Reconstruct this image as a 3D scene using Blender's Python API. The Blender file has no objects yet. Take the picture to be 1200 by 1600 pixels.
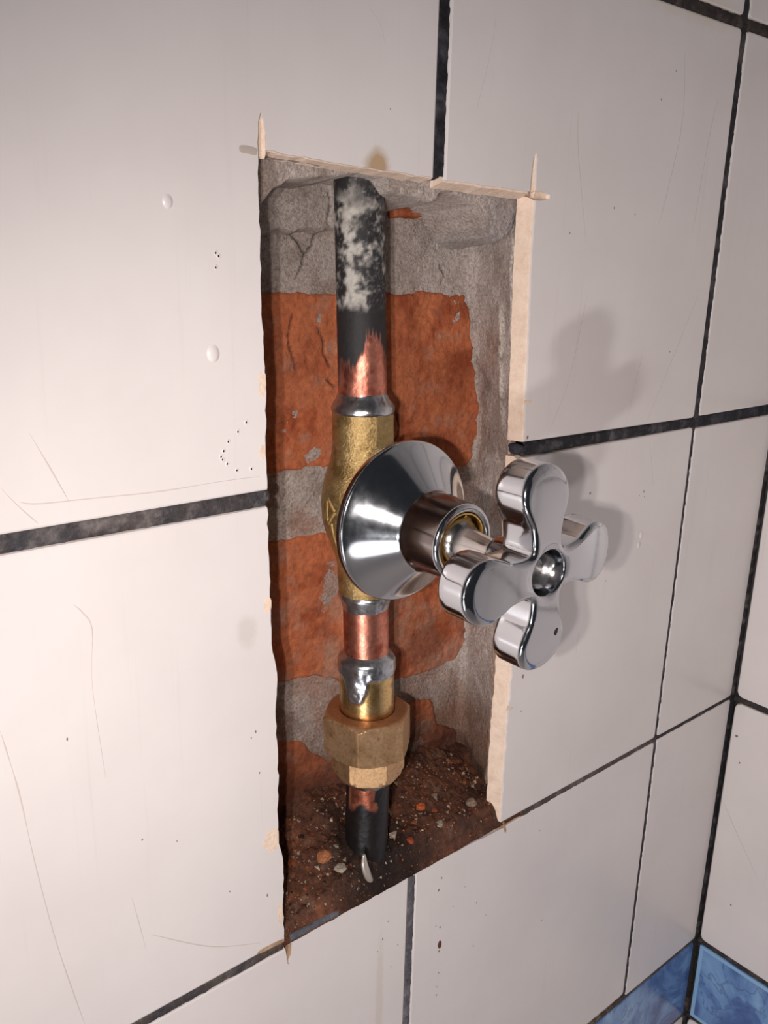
import bpy, bmesh, math, random
import numpy as np
from mathutils import Vector, Matrix
from mathutils.geometry import tessellate_polygon

# ------------------------------------------------------------------ camera, world, lights, exposure
S = 0.001                                  # everything below is written in millimetres
scene = bpy.context.scene
C = scene.collection

cam_d = bpy.data.cameras.new('camera')
cam = bpy.data.objects.new('camera', cam_d); C.objects.link(cam)
right = Vector((0.77009622, -0.63749268, 0.02355641))
down = Vector((-0.15982736, -0.22855817, -0.96032098))
fwd = Vector((0.6175816, 0.73577459, -0.27790056))
cam.matrix_world = Matrix((
    (right.x, -down.x, -fwd.x, -0.18067554),
    (right.y, -down.y, -fwd.y, -0.19431878),
    (right.z, -down.z, -fwd.z, 0.06185959),
    (0, 0, 0, 1)))
cam_d.sensor_fit = 'VERTICAL'; cam_d.sensor_height = 36.0
cam_d.lens = 36.0 * 1358.99 / 1600.0
cam_d.clip_start = 0.01; cam_d.clip_end = 20
scene.camera = cam

world = bpy.data.worlds.new('world'); scene.world = world; world.use_nodes = True
bgn = world.node_tree.nodes['Background']
bgn.inputs[0].default_value = (0.036, 0.037, 0.042, 1); bgn.inputs[1].default_value = 0.6

def lamp(name, kind, loc, power, color, size):
    d = bpy.data.lights.new(name, kind); d.energy = power; d.color = color
    if kind in ('POINT', 'SPOT'): d.shadow_soft_size = size * S
    else: d.shape = 'DISK'; d.size = size * S
    o = bpy.data.objects.new(name, d); C.objects.link(o); o.location = Vector(loc) * S
    if kind == 'SPOT': d.spot_size = math.radians(140); d.spot_blend = 1.0      # the beam of a phone torch
    if kind != 'POINT':
        o.rotation_euler = (Vector((160, 0, -240) if kind == 'SPOT' else (0, 0, -20)) - Vector(loc)).to_track_quat('-Z', 'Y').to_euler()
    return o
lamp('torch_lamp', 'SPOT', (-221, -196, 60), 1.72, (1.0, .915, .87), 2.5)
lamp('torch_lamp_second', 'SPOT', (-203, -196, 50), 1.58, (1.0, .915, .87), 2.5)
lamp('work_lamp', 'POINT', (-1150, -770, -385), 21.0, (1.0, .985, .995), 30)
lamp('soft_fill', 'AREA', (-420, -330, -360), 0.3, (1.0, .985, .99), 260)  # added soft fill, set low to lighten the lower part of the walls

scene.view_settings.view_transform = 'Standard'; scene.view_settings.look = 'None'
scene.view_settings.exposure = 0.0; scene.view_settings.gamma = 1.0
scene.view_settings.use_curve_mapping = False

# ------------------------------------------------------------------ numpy noise
def _h(ix, iy, iz, seed):
    n = (ix.astype(np.int64) * 374761393 + iy.astype(np.int64) * 668265263 + iz.astype(np.int64) * 2147483647 + seed * 974634777) & 0xffffffff
    n = ((n ^ (n >> 13)) * 1274126177) & 0xffffffff
    n = ((n ^ (n >> 16)) * 2246822519) & 0xffffffff
    return ((n ^ (n >> 15)) & 0xffffff) / float(0xffffff)
def vnoise(x, y, z=0.0, seed=0):
    x, y, z = np.broadcast_arrays(np.asarray(x, float), np.asarray(y, float), np.asarray(z, float))
    ix, iy, iz = np.floor(x), np.floor(y), np.floor(z)
    fx, fy, fz = x - ix, y - iy, z - iz
    fx, fy, fz = [f * f * (3 - 2 * f) for f in (fx, fy, fz)]
    r = 0
    for a in (0, 1):
        for b in (0, 1):
            for c in (0, 1):
                w = (fx if a else 1 - fx) * (fy if b else 1 - fy) * (fz if c else 1 - fz)
                r = r + w * _h(ix + a, iy + b, iz + c, seed)
    return r
def fbm(x, y, z=0.0, scale=1.0, octv=4, seed=0):           # about -1..1
    r, a, t = 0, 1.0, 0
    for o in range(octv):
        k = 2.03 ** o / scale
        r = r + a * (vnoise(np.asarray(x) * k, np.asarray(y) * k, np.asarray(z) * k, seed + o * 7) * 2 - 1); t += a; a *= .55
    return r / t
def sstep(a, b, x):
    t = np.clip((x - a) / (b - a), 0, 1); return t * t * (3 - 2 * t)
def sdf(px, pz, poly):                                     # signed distance to a polygon, negative inside
    d = np.full(px.shape, 1e9); ins = np.zeros(px.shape, bool)
    n = len(poly)
    for i in range(n):
        ax, az = poly[i]; bx, bz = poly[(i + 1) % n]
        ex, ez = bx - ax, bz - az
        t = np.clip(((px - ax) * ex + (pz - az) * ez) / (ex * ex + ez * ez + 1e-12), 0, 1)
        d = np.minimum(d, np.hypot(px - ax - t * ex, pz - az - t * ez))
        c = ((az > pz) != (bz > pz)) & (px < ex * (pz - az) / (ez if abs(ez) > 1e-9 else 1e-9) + ax)
        ins ^= c
    return np.where(ins, -d, d)
def linedist(px, pz, pts):
    d = np.full(px.shape, 1e9)
    for (ax, az), (bx, bz) in zip(pts[:-1], pts[1:]):
        ex, ez = bx - ax, bz - az
        t = np.clip(((px - ax) * ex + (pz - az) * ez) / (ex * ex + ez * ez + 1e-12), 0, 1)
        d = np.minimum(d, np.hypot(px - ax - t * ex, pz - az - t * ez))
    return d
def lin(c):
    c = np.asarray(c, float) / 255.0
    return np.where(c <= .04045, c / 12.92, ((c + .055) / 1.055) ** 2.4)
def mix(c, d, f):
    f = np.asarray(f)[..., None]; return c * (1 - f) + np.asarray(d) * f

# ------------------------------------------------------------------ object helpers
def link(name, verts, faces, mats, parent=None, smooth=True, col=None, attrs=None, midx=None, sharp=None):
    me = bpy.data.meshes.new(name)
    v = np.asarray(verts, float) * S
    me.from_pydata(v.tolist(), [], [list(map(int, f)) for f in faces] if not isinstance(faces, np.ndarray) else faces.tolist())
    for m in (mats if isinstance(mats, (list, tuple)) else [mats]): me.materials.append(m)
    if smooth: me.polygons.foreach_set('use_smooth', [True] * len(me.polygons))
    if midx is not None: me.polygons.foreach_set('material_index', midx)
    if col is not None:
        a = me.color_attributes.new('Col', 'FLOAT_COLOR', 'POINT')
        c = np.ones((len(v), 4)); c[:, :3] = np.clip(col, 0, 1); a.data.foreach_set('color', c.ravel())
    for k, val in (attrs or {}).items():
        a = me.attributes.new(k, 'FLOAT', 'POINT'); a.data.foreach_set('value', np.broadcast_to(val, (len(v),)).astype(float))
    me.update()
    if sharp is not None: me.set_sharp_from_angle(angle=math.radians(sharp))
    o = bpy.data.objects.new(name, me); C.objects.link(o)
    if parent: o.parent = parent
    return o
def grid_faces(nu, nv, closed_u=False):
    iu = np.arange(nu if closed_u else nu - 1); iv = np.arange(nv - 1)
    U, V = np.meshgrid(iu, iv, indexing='ij'); U2 = (U + 1) % nu
    return np.stack([U * nv + V, U2 * nv + V, U2 * nv + V + 1, U * nv + V + 1], -1).reshape(-1, 4)
def empty(name, loc=(0, 0, 0)):
    o = bpy.data.objects.new(name, None); C.objects.link(o); o.location = Vector(loc) * S
    o.empty_display_size = .01; return o
def keep(o, parent):                                        # parent without moving
    o.parent = parent; o.matrix_parent_inverse = Matrix.Translation(parent.location).inverted()
def tag(o, label, cat, group=None, kind=None):
    o['label'] = label; o['category'] = cat
    if group: o['group'] = group
    if kind: o['kind'] = kind

# ------------------------------------------------------------------ materials
def newmat(name):
    m = bpy.data.materials.new(name); m.use_nodes = True
    nt = m.node_tree; return m, nt, nt.nodes['Principled BSDF']
def N(nt, t, **kw):
    n = nt.nodes.new(t)
    for k, v in kw.items():
        if k in n.inputs: n.inputs[k].default_value = v
        else: setattr(n, k, v)
    return n
def L(nt, a, b): nt.links.new(a, b)
def noise_fac(nt, scale, detail=4, rough=.55, vec=None):
    n = N(nt, 'ShaderNodeTexNoise'); n.inputs['Scale'].default_value = scale
    n.inputs['Detail'].default_value = detail; n.inputs['Roughness'].default_value = rough
    if vec is not None: L(nt, vec, n.inputs['Vector'])
    return n.outputs['Fac']
def obj_vec(nt, scale=None):
    tc = N(nt, 'ShaderNodeTexCoord')
    if scale is None: return tc.outputs['Object']
    mp = N(nt, 'ShaderNodeMapping'); mp.inputs['Scale'].default_value = scale
    L(nt, tc.outputs['Object'], mp.inputs['Vector']); return mp.outputs['Vector']
def ramp(nt, fac, stops):
    r = N(nt, 'ShaderNodeValToRGB'); L(nt, fac, r.inputs['Fac'])
    e = r.color_ramp.elements
    while len(e) < len(stops): e.new(.5)
    for s, (p, c) in zip(e, stops):
        s.position = p; s.color = (*c, 1) if len(c) == 3 else c
    return r.outputs['Color']
def mixc(nt, fac, a, b, mode='MIX'):
    m = N(nt, 'ShaderNodeMix', data_type='RGBA', blend_type=mode)
    for sock, v in ((m.inputs['Factor'], fac), (m.inputs['A'], a), (m.inputs['B'], b)):
        pass
    ins = {'f': m.inputs[0], 'a': m.inputs[6], 'b': m.inputs[7]}
    for k, v in (('f', fac), ('a', a), ('b', b)):
        if isinstance(v, (int, float)): ins[k].default_value = v
        elif isinstance(v, (tuple, list)): ins[k].default_value = (*v, 1)
        else: L(nt, v, ins[k])
    return m.outputs[2]
def bump(nt, bsdf, fac, strength, dist):
    b = N(nt, 'ShaderNodeBump'); b.inputs['Strength'].default_value = strength; b.inputs['Distance'].default_value = dist
    L(nt, fac, b.inputs['Height']); L(nt, b.outputs['Normal'], bsdf.inputs['Normal'])
def t3(c): return tuple(float(x) for x in lin(c))

def glaze(name, base, dull):
    m, nt, b = newmat(name)
    v = obj_vec(nt)
    f = noise_fac(nt, 14, 5, .6, v)
    c = mixc(nt, ramp(nt, f, [(.35, (0, 0, 0)), (.75, (1, 1, 1))]), base, dull)
    # fine vertical streaks of lime and grime in the glaze
    f2 = noise_fac(nt, 1, 4, .6, obj_vec(nt, (330, 330, 9)))
    c = mixc(nt, ramp(nt, f2, [(.6, (0, 0, 0)), (.9, (.22, .22, .22))]), c, t3((178, 164, 156)))
    # tan burn mark above the opening and a faint brown smear low down, at fixed places on the tiles
    tc = N(nt, 'ShaderNodeTexCoord')
    for (x, z, rx, rz, k, colr) in ((-22.4, 86.5, 5.2, 4.6, .85, (176, 142, 98)), (-14, -196, 2.2, 34, .25, (185, 168, 140)), (120, 150, 45, 7, .22, (190, 170, 120)), (-66, -38, 4, 6, .2, (150, 140, 130))):
        mp = N(nt, 'ShaderNodeMapping'); mp.vector_type = 'POINT'
        mp.inputs['Scale'].default_value = (1000 / rx, 40, 1000 / rz)
        mp.inputs['Location'].default_value = (-x / rx, 0, -z / rz)
        L(nt, tc.outputs['Object'], mp.inputs['Vector'])
        ln = N(nt, 'ShaderNodeVectorMath', operation='LENGTH'); L(nt, mp.outputs['Vector'], ln.inputs[0])
        ad = N(nt, 'ShaderNodeMath', operation='ADD'); L(nt, ln.outputs['Value'], ad.inputs[0])
        nf = noise_fac(nt, 180, 3, .6, v)
        mm = N(nt, 'ShaderNodeMath', operation='MULTIPLY_ADD'); L(nt, nf, mm.inputs[0]); mm.inputs[1].default_value = .9; mm.inputs[2].default_value = -.45
        L(nt, mm.outputs[0], ad.inputs[1])
        c = mixc(nt, ramp(nt, ad.outputs[0], [(.45, (k, k, k)), (1.0, (0, 0, 0))]), c, t3(colr))
    L(nt, c, b.inputs['Base Color'])
    b.inputs['Roughness'].default_value = .3
    b.inputs['Specular IOR Level'].default_value = .35
    bump(nt, b, noise_fac(nt, 45, 2, .5, v), .12, .002)
    return m
M = {}
M['glaze'] = glaze('cream_glaze', t3((226, 219, 217)), t3((217, 209, 207)))
def biscuit():
    m, nt, b = newmat('tile_biscuit'); v = obj_vec(nt)
    c = ramp(nt, noise_fac(nt, 260, 5, .65, v), [(.3, t3((222, 196, 174))), (.5, t3((234, 210, 190))), (.7, t3((240, 218, 200)))])
    L(nt, c, b.inputs['Base Color']); b.inputs['Roughness'].default_value = .85
    bump(nt, b, noise_fac(nt, 900, 4, .6, v), .6, .0006); return m
M['biscuit'] = biscuit()
def tanbis():
    m, nt, b = newmat('dirty_biscuit'); v = obj_vec(nt)
    c = ramp(nt, noise_fac(nt, 300, 5, .65, v), [(.3, t3((135, 105, 82))), (.55, t3((178, 148, 120))), (.75, t3((205, 180, 155)))])
    L(nt, c, b.inputs['Base Color']); b.inputs['Roughness'].default_value = .85
    bump(nt, b, noise_fac(nt, 900, 4, .6, v), .6, .0006); return m
M['dirty'] = tanbis()
def attr_mat(name, rough=.9, nscale=700, namp=.35, bstr=.7, bdist=.0008, speck=None):
    """rough mineral surface: colour attribute modulated by fine grain"""
    m, nt, b = newmat(name); v = obj_vec(nt)
    a = N(nt, 'ShaderNodeVertexColor'); a.layer_name = 'Col'
    g = ramp(nt, noise_fac(nt, nscale, 6, .7, v), [(.3, (1 - namp,) * 3), (.52, (1, 1, 1)), (.75, (1 + namp * .8,) * 3)])
    c = mixc(nt, 1.0, a.outputs['Color'], g, 'MULTIPLY')
    if speck:
        c = mixc(nt, ramp(nt, noise_fac(nt, 1500, 2, .5, v), [(.70, (0, 0, 0)), (.76, (1, 1, 1))]), c, speck)
    L(nt, c, b.inputs['Base Color']); b.inputs['Roughness'].default_value = rough
    b.inputs['Specular IOR Level'].default_value = .25
    bump(nt, b, noise_fac(nt, nscale * .8, 6, .7, v), bstr, bdist); return m
M['mortar'] = attr_mat('old_mortar', .92, 1100, .5, 1.0, .0012)
M['brick'] = attr_mat('red_brick', .88, 520, .3, .9, .0009)
M['grout'] = attr_mat('dark_grout', .75, 700, .45, .8, .0007)
M['debris'] = attr_mat('wet_debris', .55, 520, .55, 1.0, .0014, speck=t3((190, 165, 140)))
def flat(name, col, rough=.6, metal=0, **kw):
    m, nt, b = newmat(name); b.inputs['Base Color'].default_value = (*col, 1)
    b.inputs['Roughness'].default_value = rough; b.inputs['Metallic'].default_value = metal
    for k, v_ in kw.items(): b.inputs[k].default_value = v_
    return m
M['hair'] = flat('scratch_grime', t3((202, 190, 185)), .6)
M['pit'] = flat('dark_speck', t3((130, 115, 108)), .7)
M['fleck'] = flat('brown_fleck', t3((92, 48, 34)), .7)
M['water'] = flat('water', (1, 1, 1), .02, 0, **{'Transmission Weight': 1.0, 'IOR': 1.33})
def blue():
    m, nt, b = newmat('blue_marbled_glaze'); v = obj_vec(nt)
    n1 = noise_fac(nt, 38, 6, .62, v)
    n = N(nt, 'ShaderNodeTexNoise'); n.inputs['Scale'].default_value = 26; n.inputs['Detail'].default_value = 8; n.inputs['Distortion'].default_value = 1.8
    L(nt, v, n.inputs['Vector'])
    c = ramp(nt, n.outputs['Fac'], [(.30, t3((62, 84, 134))), (.42, t3((84, 112, 164))), (.54, t3((112, 148, 196))), (.72, t3((140, 176, 214)))])
    ve = N(nt, 'ShaderNodeTexVoronoi', feature='DISTANCE_TO_EDGE'); ve.inputs['Scale'].default_value = 42
    mp = N(nt, 'ShaderNodeVectorMath', operation='MULTIPLY_ADD'); L(nt, n.outputs['Color'], mp.inputs[0]); mp.inputs[1].default_value = (.05, .05, .05); L(nt, v, mp.inputs[2])
    L(nt, mp.outputs[0], ve.inputs['Vector'])
    k = ramp(nt, ve.outputs['Distance'], [(0.0, (.55, .55, .55)), (.045, (0, 0, 0))])
    c = mixc(nt, k, c, t3((64, 86, 136)))
    L(nt, c, b.inputs['Base Color']); b.inputs['Roughness'].default_value = .2
    b.inputs['Specular IOR Level'].default_value = .4
    return m
M['blue'] = blue()
M['blue_edge'] = flat('pale_blue_glaze', t3((146, 186, 222)), .2)
def chrome(name, base, r0, scr=.03, anis=None):
    m, nt, b = newmat(name); v = obj_vec(nt, anis or (60, 60, 60))
    b.inputs['Base Color'].default_value = (*base, 1); b.inputs['Metallic'].default_value = 1
    f = noise_fac(nt, 12, 5, .6, v)
    r = ramp(nt, f, [(.35, (r0,) * 3), (.75, (r0 + scr,) * 3)]); L(nt, r, b.inputs['Roughness'])
    bump(nt, b, f, .02, .0002); return m
M['chrome'] = chrome('polished_chrome', (.61, .62, .65), .09, .06)
M['cone'] = chrome('brushed_chrome', (.66, .68, .72), .10, .05, (25, 25, 25))
M['satin'] = chrome('dark_satin_chrome', (.26, .22, .21), .12, .10, (40, 400, 40))
M['steel'] = chrome('steel_spindle', (.66, .62, .59), .16, .1)
M['brass_ring'] = chrome('bright_brass', (.80, .55, .20), .18, .1)
def metal_attr(name, nscale, bstr, bdist, streak=None):
    m, nt, b = newmat(name); v = obj_vec(nt, streak or (1, 1, 1))
    a = N(nt, 'ShaderNodeVertexColor'); a.layer_name = 'Col'
    f = noise_fac(nt, nscale, 6, .65, v)
    g = ramp(nt, f, [(.3, (.72,) * 3), (.5, (1, 1, 1)), (.75, (1.22,) * 3)])
    L(nt, mixc(nt, 1.0, a.outputs['Color'], g, 'MULTIPLY'), b.inputs['Base Color'])
    for nm, s in (('Met', 'Metallic'), ('Rgh', 'Roughness')):
        t = N(nt, 'ShaderNodeAttribute'); t.attribute_name = nm; L(nt, t.outputs['Fac'], b.inputs[s])
    bump(nt, b, f, bstr, bdist); return m
M['pipe'] = metal_attr('copper_pipe_surface', 700, .35, .0003)
M['cast'] = metal_attr('cast_brass', 1300, .8, .0004)
M['machined'] = metal_attr('machined_brass', 900, .3, .0002)

# ------------------------------------------------------------------ the wall: openings and tiles
TL, TR, BR, BL = (-60.2, 86.0), (39.2, 83.2), (46.4, -150.4), (-54.8, -150.0)
def lerp2(a, b, z): t = (z - a[1]) / (b[1] - a[1]); return a[0] + (b[0] - a[0]) * t
def xl(z): return -60.2 + (86 - z) * .0200 + .0 * z
def xr(z): return np.interp(z, [-150.4, -100, 0, 83.2], [46.4, 46.0, 44.4, 39.2])
def xl_(z): return np.interp(z, [-150, 0, 86], [-54.8, -58.9, -60.2])

wall_back = link('wall_back',                       # the screed behind the tiles, with the hole chased out of it
    [(-640, 6, -640), (226, 6, -640), (226, 6, 640), (-640, 6, 640), (-62, 6, -158), (60, 6, -158), (60, 6, 92), (-64, 6, 92),
     (-640, 60, -640), (226, 60, -640), (226, 60, 640), (-640, 60, 640), (-66, 60, -164), (66, 60, -164), (66, 60, 94), (-66, 60, 94)],
    [(0, 1, 5, 4), (1, 2, 6, 5), (2, 3, 7, 6), (3, 0, 4, 7), (8, 12, 13, 9), (9, 13, 14, 10), (10, 14, 15, 11), (11, 15, 12, 8),
     (0, 8, 9, 1), (1, 9, 10, 2), (2, 10, 11, 3), (3, 11, 8, 0), (4, 5, 13, 12), (5, 6, 14, 13), (6, 7, 15, 14), (7, 4, 12, 15)],
    flat('dark_screed', t3((70, 66, 66)), .9), smooth=False)
wall_back['kind'] = 'structure'; wall_back['label'] = 'cream tiled wall with a rectangular hole chased open around the valve'
wall_right = link('wall_right',
    [(226.6, 6, -640), (226.6, -900, -640), (226.6, -900, 640), (226.6, 6, 640), (260, 6, -640), (260, -900, -640), (260, -900, 640), (260, 6, 640)],
    [(0, 3, 2, 1), (4, 5, 6, 7), (0, 1, 5, 4), (1, 2, 6, 5), (2, 3, 7, 6), (3, 0, 4, 7)], flat('dark_screed_side', t3((70, 66, 66)), .9), smooth=False)
wall_right['kind'] = 'structure'; wall_right['label'] = 'adjoining tiled wall meeting the valve wall at the dark corner joint'
floor = link('floor', [(-640, -900, -640), (260, -900, -640), (260, 60, -640), (-640, 60, -640), (-640, -900, -660), (260, -900, -660), (260, 60, -660), (-640, 60, -660)],
    [(0, 1, 2, 3), (7, 6, 5, 4), (0, 4, 5, 1), (1, 5, 6, 2), (2, 6, 7, 3), (3, 7, 4, 0)], flat('pale_floor', t3((205, 198, 194)), .4), smooth=False)
floor['kind'] = 'structure'

def inset(poly, dist):                                # poly CCW; dist per edge i (i -> i+1), inward positive
    n = len(poly); out = []
    for i in range(n):
        p0, p1, p2 = poly[i - 1], poly[i], poly[(i + 1) % n]
        d0 = (p1[0] - p0[0], p1[1] - p0[1]); d1 = (p2[0] - p1[0], p2[1] - p1[1])
        l0 = math.hypot(*d0); l1 = math.hypot(*d1)
        n0 = (-d0[1] / l0, d0[0] / l0); n1 = (-d1[1] / l1, d1[0] / l1)
        a, b = dist[i - 1], dist[i]
        cr = n0[0] * n1[1] - n0[1] * n1[0]
        if abs(cr) < .15: out.append((p1[0] + (n0[0] * a + n1[0] * b) / 2, p1[1] + (n0[1] * a + n1[1] * b) / 2)); continue
        out.append((p1[0] + (a * n1[1] - b * n0[1]) / cr, p1[1] + (b * n0[0] - a * n1[0]) / cr))
    return out
def tile_mesh(poly, cut, flare=1.0, rx=1.6):
    """poly CCW seen from the room, cut[i] True where edge i is sawn. returns verts (u, depth, w), faces, material ids"""
    n = len(poly)
    # round the natural corners a little
    P, K = [], []
    for i in range(n):
        if not cut[i - 1] and not cut[i]:
            p0, p1, p2 = poly[i - 1], poly[i], poly[(i + 1) % n]
            u0 = Vector((p0[0] - p1[0], p0[1] - p1[1])).normalized(); u1 = Vector((p2[0] - p1[0], p2[1] - p1[1])).normalized()
            a = Vector(p1) + u0 * rx; b = Vector(p1) + u1 * rx; m = Vector(p1) + (u0 + u1) * rx * .3
            P += [tuple(a), tuple(m), tuple(b)]; K += [False, False, cut[i]]
        else: P.append(poly[i]); K.append(cut[i])
    n = len(P)
    r0 = inset(P, [0 if c else .7 for c in K]); r1 = inset(P, [0 if c else .22 for c in K])
    V, F, MI = [], [], []
    rings = [(r0, 0.0), (r1, .22), (P, .85)]
    ch = inset(P, [(-flare * .25 if c else 0) for c in K]); bk = inset(P, [(-flare if c else 0) for c in K])
    rings += [(ch, 1.2), (bk, 6.2)]
    for r, y in rings:
        V += [(p[0], y + (0.0), p[1]) for p in r]
    tri = tessellate_polygon([[Vector((p[0], p[1], 0)) for p in r0]])
    for t in tri: 
        a, b_, c = [Vector(r0[k]) for k in t]
        if (b_ - a).cross(c - a) < 0: t = (t[0], t[2], t[1])
        F.append(tuple(t)); MI.append(0)
    for k in range(len(rings) - 1):
        for i in range(n):
            j = (i + 1) % n
            F.append((k * n + j, k * n + i, (k + 1) * n + i, (k + 1) * n + j)); MI.append(0 if (k < 2) else 1)
    return V, F, MI
def tile(name, parent, poly, cut=None, plane='back', mats=None, smooth=False, flare=1.0, dy=0.0, tilt=(0, 0), sub=True):
    cut = cut or [False] * len(poly)
    V, F, MI = tile_mesh(poly, cut, flare)
    cx = sum(p[0] for p in poly) / len(poly); cz = sum(p[1] for p in poly) / len(poly)
    W = []
    for (u, d, w) in V:
        d2 = d + dy + tilt[0] * (u - cx) / 75 + tilt[1] * (w - cz) / 75
        W.append((u, d2, w) if plane == 'back' else (220.6 + d2, -u, w))
    return link(name, W, F, mats or [M['glaze'], M['biscuit']], parent, smooth=False, midx=MI, sharp=None)
rnd = random.Random(4)
def rough_edge(pts, step=2.2, amp=.28, seed=1):
    r = random.Random(seed); out = []
    for a, b in zip(pts[:-1], pts[1:]):
        l = math.hypot(b[0] - a[0], b[1] - a[1]); k = max(1, int(l / step)); nx, nz = -(b[1] - a[1]) / l, (b[0] - a[0]) / l
        for i in range(k):
            t = i / k; o = r.uniform(-amp, amp) if i else 0
            out.append((a[0] + (b[0] - a[0]) * t + nx * o, a[1] + (b[1] - a[1]) * t + nz * o))
    out.append(pts[-1]); return out
def with_cut(nat_before, cutpts, nat_after, seed, amp=.25, step=2.2):
    c = rough_edge(cutpts, step, amp, seed)
    poly = nat_before + c + nat_after
    cut = [False] * len(poly); s = len(nat_before)
    for i in range(s, s + len(c) - 1): cut[i] = True
    return poly, cut

G = .05
# the four tiles the hole is sawn through
p, k = with_cut([(-148.2, 1.4)], [(-58.9, 1.4), (-59.3, 14), (-58.9, 30), (-59.9, 50), (-60.2, 86.2), (-60.0, 93.2), (-59.2, 95.6), (-58.3, 93.5), (-57.7, 87.0), (-40, 86.0), (-20, 85.2), (-2.1, 84.6)], [(-2.1, 147.9), (-148.2, 147.9)], 3)
t1 = tile('tile', wall_back, p, k); t1['label'] = 'bright cream tile cut away at its lower side, with a thin upright saw slit at the corner'
p, k = with_cut([(151.0, 1.5), (151.0, 147.9), (2.1, 147.9)], [(2.1, 84.4), (20, 84.0), (38.9, 83.6), (39.2, 90), (39.8, 94.4), (40.9, 95.0), (41.6, 93), (41.7, 84.1), (46, 83.9), (48.6, 83.2), (48.6, 82.0), (47.6, 81.6), (42.0, 81.2), (42.2, 60), (43.6, 30), (44.8, 3)], [], 5, amp=.15)
k[-1] = False
t2 = tile('tile', wall_back, p, k, flare=2.0); t2['label'] = 'greyish cream tile with a wide sawn cream edge and crossed saw slits'
p, k = with_cut([(-148.2, -148.6), (-55.0, -148.6)][:1], [(-55.0, -148.6), (-55.4, -135), (-55.0, -120), (-57.0, -108), (-56.4, -90), (-57.2, -66), (-56.4, -56), (-58.2, -44), (-58.6, -20), (-59.0, -3.1)], [(-148.2, -3.1)], 7, amp=.3)
t3_ = tile('tile', wall_back, p, k, flare=.3); t3_['label'] = 'cream tile below the left grout joint with chips along its sawn edge'
p, k = with_cut([(151.2, -149.6), (151.2, -2.4)], [(45.0, -2.4), (45.6, -40), (46.9, -95), (46.2, -100), (46.6, -149.6)], [], 9, amp=.3)
t4 = tile('tile', wall_back, p, k, flare=2.6); t4['label'] = 'cream tile beside the cross handle with a broad ragged sawn edge'
# row below
p, k = with_cut([(-148.2, -298.4), (-1.7, -298.4)], [(-1.7, -151.0), (-20, -150.8), (-40, -150.7), (-51.8, -150.9), (-52.4, -156), (-53.0, -159.2), (-53.9, -158.2), (-54.6, -151.9)], [(-148.2, -151.9)], 11, amp=.22)
tile('tile', wall_back, p, k, flare=.2)
p, k = with_cut([(1.6, -298.4), (151.4, -298.4), (151.4, -151.7), (64, -151.7)], [(46.8, -152.4), (25, -151.3), (1.6, -151.0)], [], 13, amp=.22)
k[-1] = False
tile('tile', wall_back, p, k, flare=.2)
# whole tiles
for (x0, x1, z0, z1) in ((154.8, 219.4, 1.7, 147.9), (153.0, 219.6, -149.9, -3.0), (153.5, 219.4, -301.3, -151.4),
                         (-148.2, -2.1, 152.1, 298), (2.1, 151.0, 152.1, 298), (154.8, 219.4, 152.1, 298)):
    tile('tile', wall_back, [(x0, z0), (x1, z0), (x1, z1), (x0, z1)], tilt=(rnd.uniform(-.2, .2), rnd.uniform(-.2, .2)))
# fix lower edge of the row above the border, then the border and what lies under it
cols = [(-640, -452), (-448, -302), (-298, -152)]
for (x0, x1) in cols:
    for (z0, z1) in ((-640, -505), (-501, -356.5), (-298.4, -151.9), (-148.6, -3.1), (1.4, 147.9), (152.1, 298), (302, 448), (452, 598)):
        tile('tile', wall_back, [(x0, z0), (x1, z0), (x1, z1), (x0, z1)])
for (x0, x1) in ((-148.2, -1.8), (1.8, 151.2), (153.5, 219.4)):
    for (z0, z1) in ((-640, -505), (-501, -356.5), (302, 448), (452, 598)):
        tile('tile', wall_back, [(x0, z0), (x1, z0), (x1, z1), (x0, z1)])
def border(parent, x0, x1, plane):
    f = tile('border_tile', parent, [(x0, -354.2), (x1, -354.2), (x1, -303.6), (x0, -303.6)], plane=plane, mats=[M['blue'], M['biscuit']])
    return f
for x0, x1 in ((-452, -302), (-298, -152), (-148, -2), (2, 72.5), (75, 219.0)):
    b_ = border(wall_back, x0, x1, 'back')
wall_back.children[-1]['label'] = 'blue marbled border tile'
# right wall (u runs away from the corner, towards the room)
for i, u0 in enumerate((2.0, 152.6, 303, 453, 603, 753)):
    u1 = u0 + 147.2
    for (z0, z1) in ((-640, -505), (-501, -356.5), (-301.0, -152.9), (-149.4, -2), (2, 148), (152, 298), (302, 448), (452, 598)):
        # mirrored so that the outline stays counter-clockwise for this plane
        V, F, MI = tile_mesh([(u0, z0), (u1, z0), (u1, z1), (u0, z1)], [False] * 4, rx=3.0)
        link('tile', [(220.6 + d, -u, w) for (u, d, w) in V], [tuple(reversed(f)) for f in F] if False else F, [M['glaze'], M['biscuit']], wall_right, smooth=False, midx=MI)
    V, F, MI = tile_mesh([(u0 + .6, -354.2), (u1, -354.2), (u1, -304.0), (u0 + .6, -304.0)], [False] * 4)
    bt = link('border_tile', [(220.6 + d, -u, w) for (u, d, w) in V], F, [M['blue'], M['biscuit']], wall_right, smooth=False, midx=MI)
    # paler glaze rim round the border tile's face
    if i < 3:
        a0, a1, c0, c1 = u0 + 1.0, u1 - .4, -353.8, -304.4
        ringv = [(a0, c0), (a1, c0), (a1, c1), (a0, c1), (a0 + 2.2, c0 + 2.2), (a1 - 2.2, c0 + 2.2), (a1 - 2.2, c1 - 2.2), (a0 + 2.2, c1 - 2.2)]
        link('glaze_rim', [(220.56 , -u, w) for u, w in ringv], [(0, 1, 5, 4), (1, 2, 6, 5), (2, 3, 7, 6), (3, 0, 4, 7)], M['blue_edge'], bt, smooth=False)

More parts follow.
